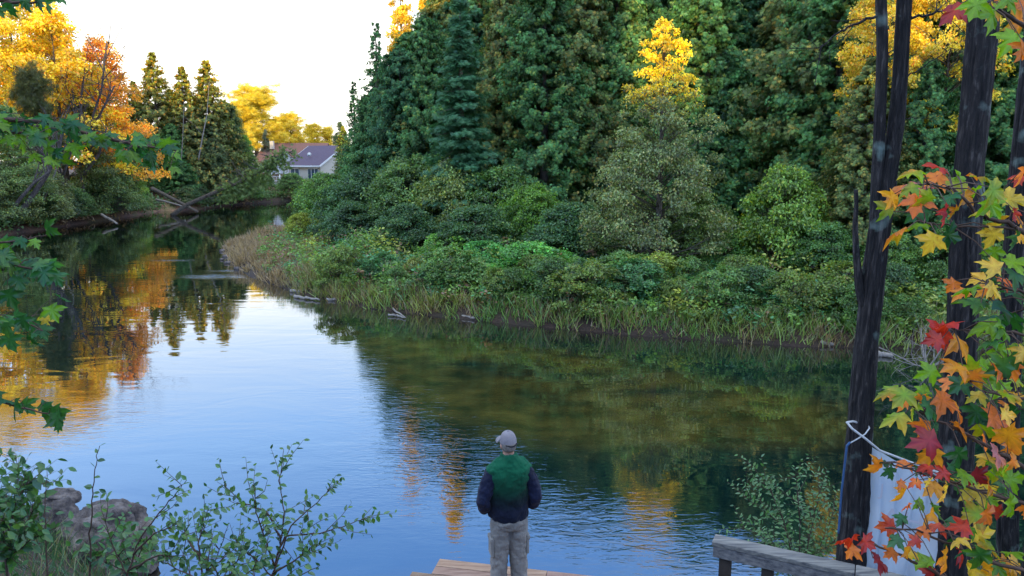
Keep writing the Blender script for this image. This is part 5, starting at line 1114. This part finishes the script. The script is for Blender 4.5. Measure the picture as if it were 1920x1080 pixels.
def sapling(name, label, cat, base, stems, Y, size, keys, n_per, seed, twg=2, mat='leaf', cols=None, narrow=1.0, red=.0, dj=.25, leafn=None):
    """stems are pixel polylines at depth Y, leaves alternate along them and along side twigs"""
    r_ = np.random.default_rng(seed); bx, by = base; b0 = P(bx, by, Y); zb = gz(b0[0], b0[1]); root = np.array([b0[0], b0[1], zb]); o = thing(name, label, cat, root)
    mb = MB(); ml = MB(); cols = np.array(cols)
    def leaves_on(q, n, sz, t0=.2):
        t = np.linspace(t0, 1, n); idx = t * (len(q) - 1); pos = np.column_stack([np.interp(idx, range(len(q)), q[:, k]) for k in range(3)]); ax = unit(q[-1] - q[0])
        sgn = np.where(np.arange(n) % 2 == 0, 1, -1)[:, None]; sd2 = unit(np.cross(ax, -fwd_v)); d = ax * .55 + sd2 * sgn * .9 + r_.normal(0, .35, (n, 3)) + np.array([0, 0, -.12]); nr = np.array([0, -.35, .9]) + r_.normal(0, .4, (n, 3))
        scatter(ml, T_LEAF, pos, d, nr, sz * r_.uniform(.6, 1.2, n) * (1.1 - .35 * t), narrow, cols[r_.integers(len(cols), size=n)] * r_.uniform(.75, 1.25, (n, 1)))
    for st in stems:
        dd = r_.uniform(-dj, dj); pts = [P(x, y, Y + dd * i / max(len(st) - 1, 1)) - root for i, (x, y) in enumerate(st)]
        if abs(st[0][0] - bx) < 6 and abs(st[0][1] - by) < 6: pts = [np.array([0, 0, 0.0])] + pts
        q = limb(mb, pts, .008, .0018, 6, .003); leaves_on(q, n_per, size, .25)
        for k in range(twg):
            i = r_.integers(len(q) // 3, len(q) - 1); d = unit(q[-1] - q[0]) + r_.normal(0, .7, 3); L_ = r_.uniform(.12, .3); e = q[i] + unit(d) * L_; m_ = (q[i] + e) / 2 + r_.normal(0, .01, 3); qq = limb(mb, [q[i], m_, e], .003, .001, 4); leaves_on(qq, max(int(L_ / size * 1.7), 3), size * .9, .2)
    mb.build('stem', M['twig'], o); ml.build('leaves', M[mat], o, (1, 1, 1)); return o
GRN = [(.05,.15,.03),(.07,.19,.035),(.035,.11,.035),(.11,.23,.04),(.11,.22,.09)]
sapling('sapling', 'leafy sapling with reddish stems fanning out, tallest in the lower middle left', 'sapling', (510,1082), [[(510,1082),(528,1010),(533,960),(524,900),(532,842)],[(510,1082),(545,985),(585,950),(632,905)],[(520,1040),(535,1005),(600,1000),(650,985),(697,966)],[(528,1010),(500,960),(462,945),(416,912)],[(515,1060),(500,1020),(480,960),(478,915)],[(510,1082),(470,1040),(440,1020)],[(512,1075),(560,1045),(590,1020)]], 4.6, .062, None, 18, 41, 7, cols=GRN)
sapling('sapling', 'thin sapling left of the fan-shaped one, its stem bending up to the right', 'sapling', (380,1085), [[(380,1085),(372,1020),(380,975),(392,955)],[(372,1040),(350,1010),(345,985)],[(380,1080),(420,1045),(440,1030)],[(380,1085),(400,1060),(428,985)]], 4.4, .06, None, 14, 42, 5, cols=GRN)
sapling('sapling', 'slender arching shoot in front of the largest boulder', 'sapling', (235,1085), [[(235,1085),(262,1010),(300,960),(330,925),(350,900)],[(250,1040),(290,1000),(335,985)],[(240,1070),(300,1040),(340,1050)],[(238,1080),(210,1020),(195,970)]], 4.5, .065, None, 14, 43, 5, cols=GRN)
sapling('sapling', 'very thin upright shoot with few leaves rising before the boulders', 'sapling', (168,1085), [[(168,1085),(170,1000),(172,940),(178,880),(187,836)]], 4.6, .07, None, 13, 44, 0, cols=GRN)
sapling('sapling', 'shortest bare-stemmed shoot in front of the dark boulder', 'sapling', (88,1085), [[(88,1085),(86,1000),(85,940),(88,882)]], 4.8, .06, None, 8, 45, 0, cols=GRN)
sapling('bush', 'leafy bush covering the lower left corner above the boulders', 'bush', (10,1050), [[(10,1050),(20,960),(35,900),(30,850)],[(10,1050),(50,980),(70,930)],[(10,1050),(0,940),(-10,860)],[(10,1050),(40,1000),(75,985)],[(10,1050),(-20,960),(-40,900)],[(15,1000),(30,940),(55,900)],[(10,1050),(60,1010),(90,1000)]], 4.9, .09, None, 22, 46, 16, cols=GRN)
sapling('bush', 'low broad-leaved plant hugging the near side of the largest boulder', 'bush', (250,1075), [[(250,1075),(215,1035),(200,1000)],[(250,1075),(265,1030),(262,985)],[(250,1075),(230,1020),(235,975)],[(250,1075),(285,1040),(300,1000)],[(250,1075),(200,1055),(170,1040)]], 5.4, .10, None, 12, 47, 6, cols=GRN)
sapling('bush', 'low mixed plants along the lower edge right of the largest boulder', 'bush', (420,1110), [[(420,1110),(400,1060),(370,1040)],[(420,1110),(440,1060),(455,1035)],[(420,1110),(340,1070),(300,1050)],[(420,1110),(470,1070),(500,1060)],[(420,1110),(560,1080),(600,1060)]], 4.2, .07, None, 12, 48, 6, cols=GRN)
GR2 = [(.09,.22,.06),(.13,.27,.09),(.07,.17,.05),(.18,.31,.14)]
sapling('bush', 'small-leaved grey-green bush behind the handrail, left of the forked tree', 'bush', (1500,1090), [[(1500,1090),(1470,980),(1445,920),(1400,862)],[(1500,1090),(1480,1000),(1440,960),(1395,932)],[(1500,1090),(1500,980),(1495,920),(1490,875)],[(1500,1090),(1520,1000),(1535,930),(1550,880)],[(1500,1090),(1545,1010),(1565,950)],[(1500,1090),(1440,1010),(1385,985)],[(1500,1090),(1530,1040),(1570,1010)],[(1500,1090),(1460,1040),(1440,1000)],[(1500,1090),(1515,1020),(1520,960)]], 6.3, .06, None, 34, 49, 22, cols=GR2, narrow=.8)
# near-bank grass
Q, sd, r_ = field(2600, (-9, 6), (2.5, 12), lambda Q, sd, r: (sd > .05) & (Q[:, 1] > 3) & ((Q[:, 0] < -2.6) | (Q[:, 0] > 3.2)), 9)
o = grass('shore_grass', Q, r_, 9, .28 + .25 * r_.random(len(Q)), lambda Qp, r: np.where(r.random((len(Qp), 1)) < .2, np.array([.2, .2, .1]), np.array([.05, .13, .05])) * r.uniform(.6, 1.5, (len(Qp), 1)), .009)
tag(o, 'thin grass blades on the near shore around the boulders', 'grass', kind='stuff')
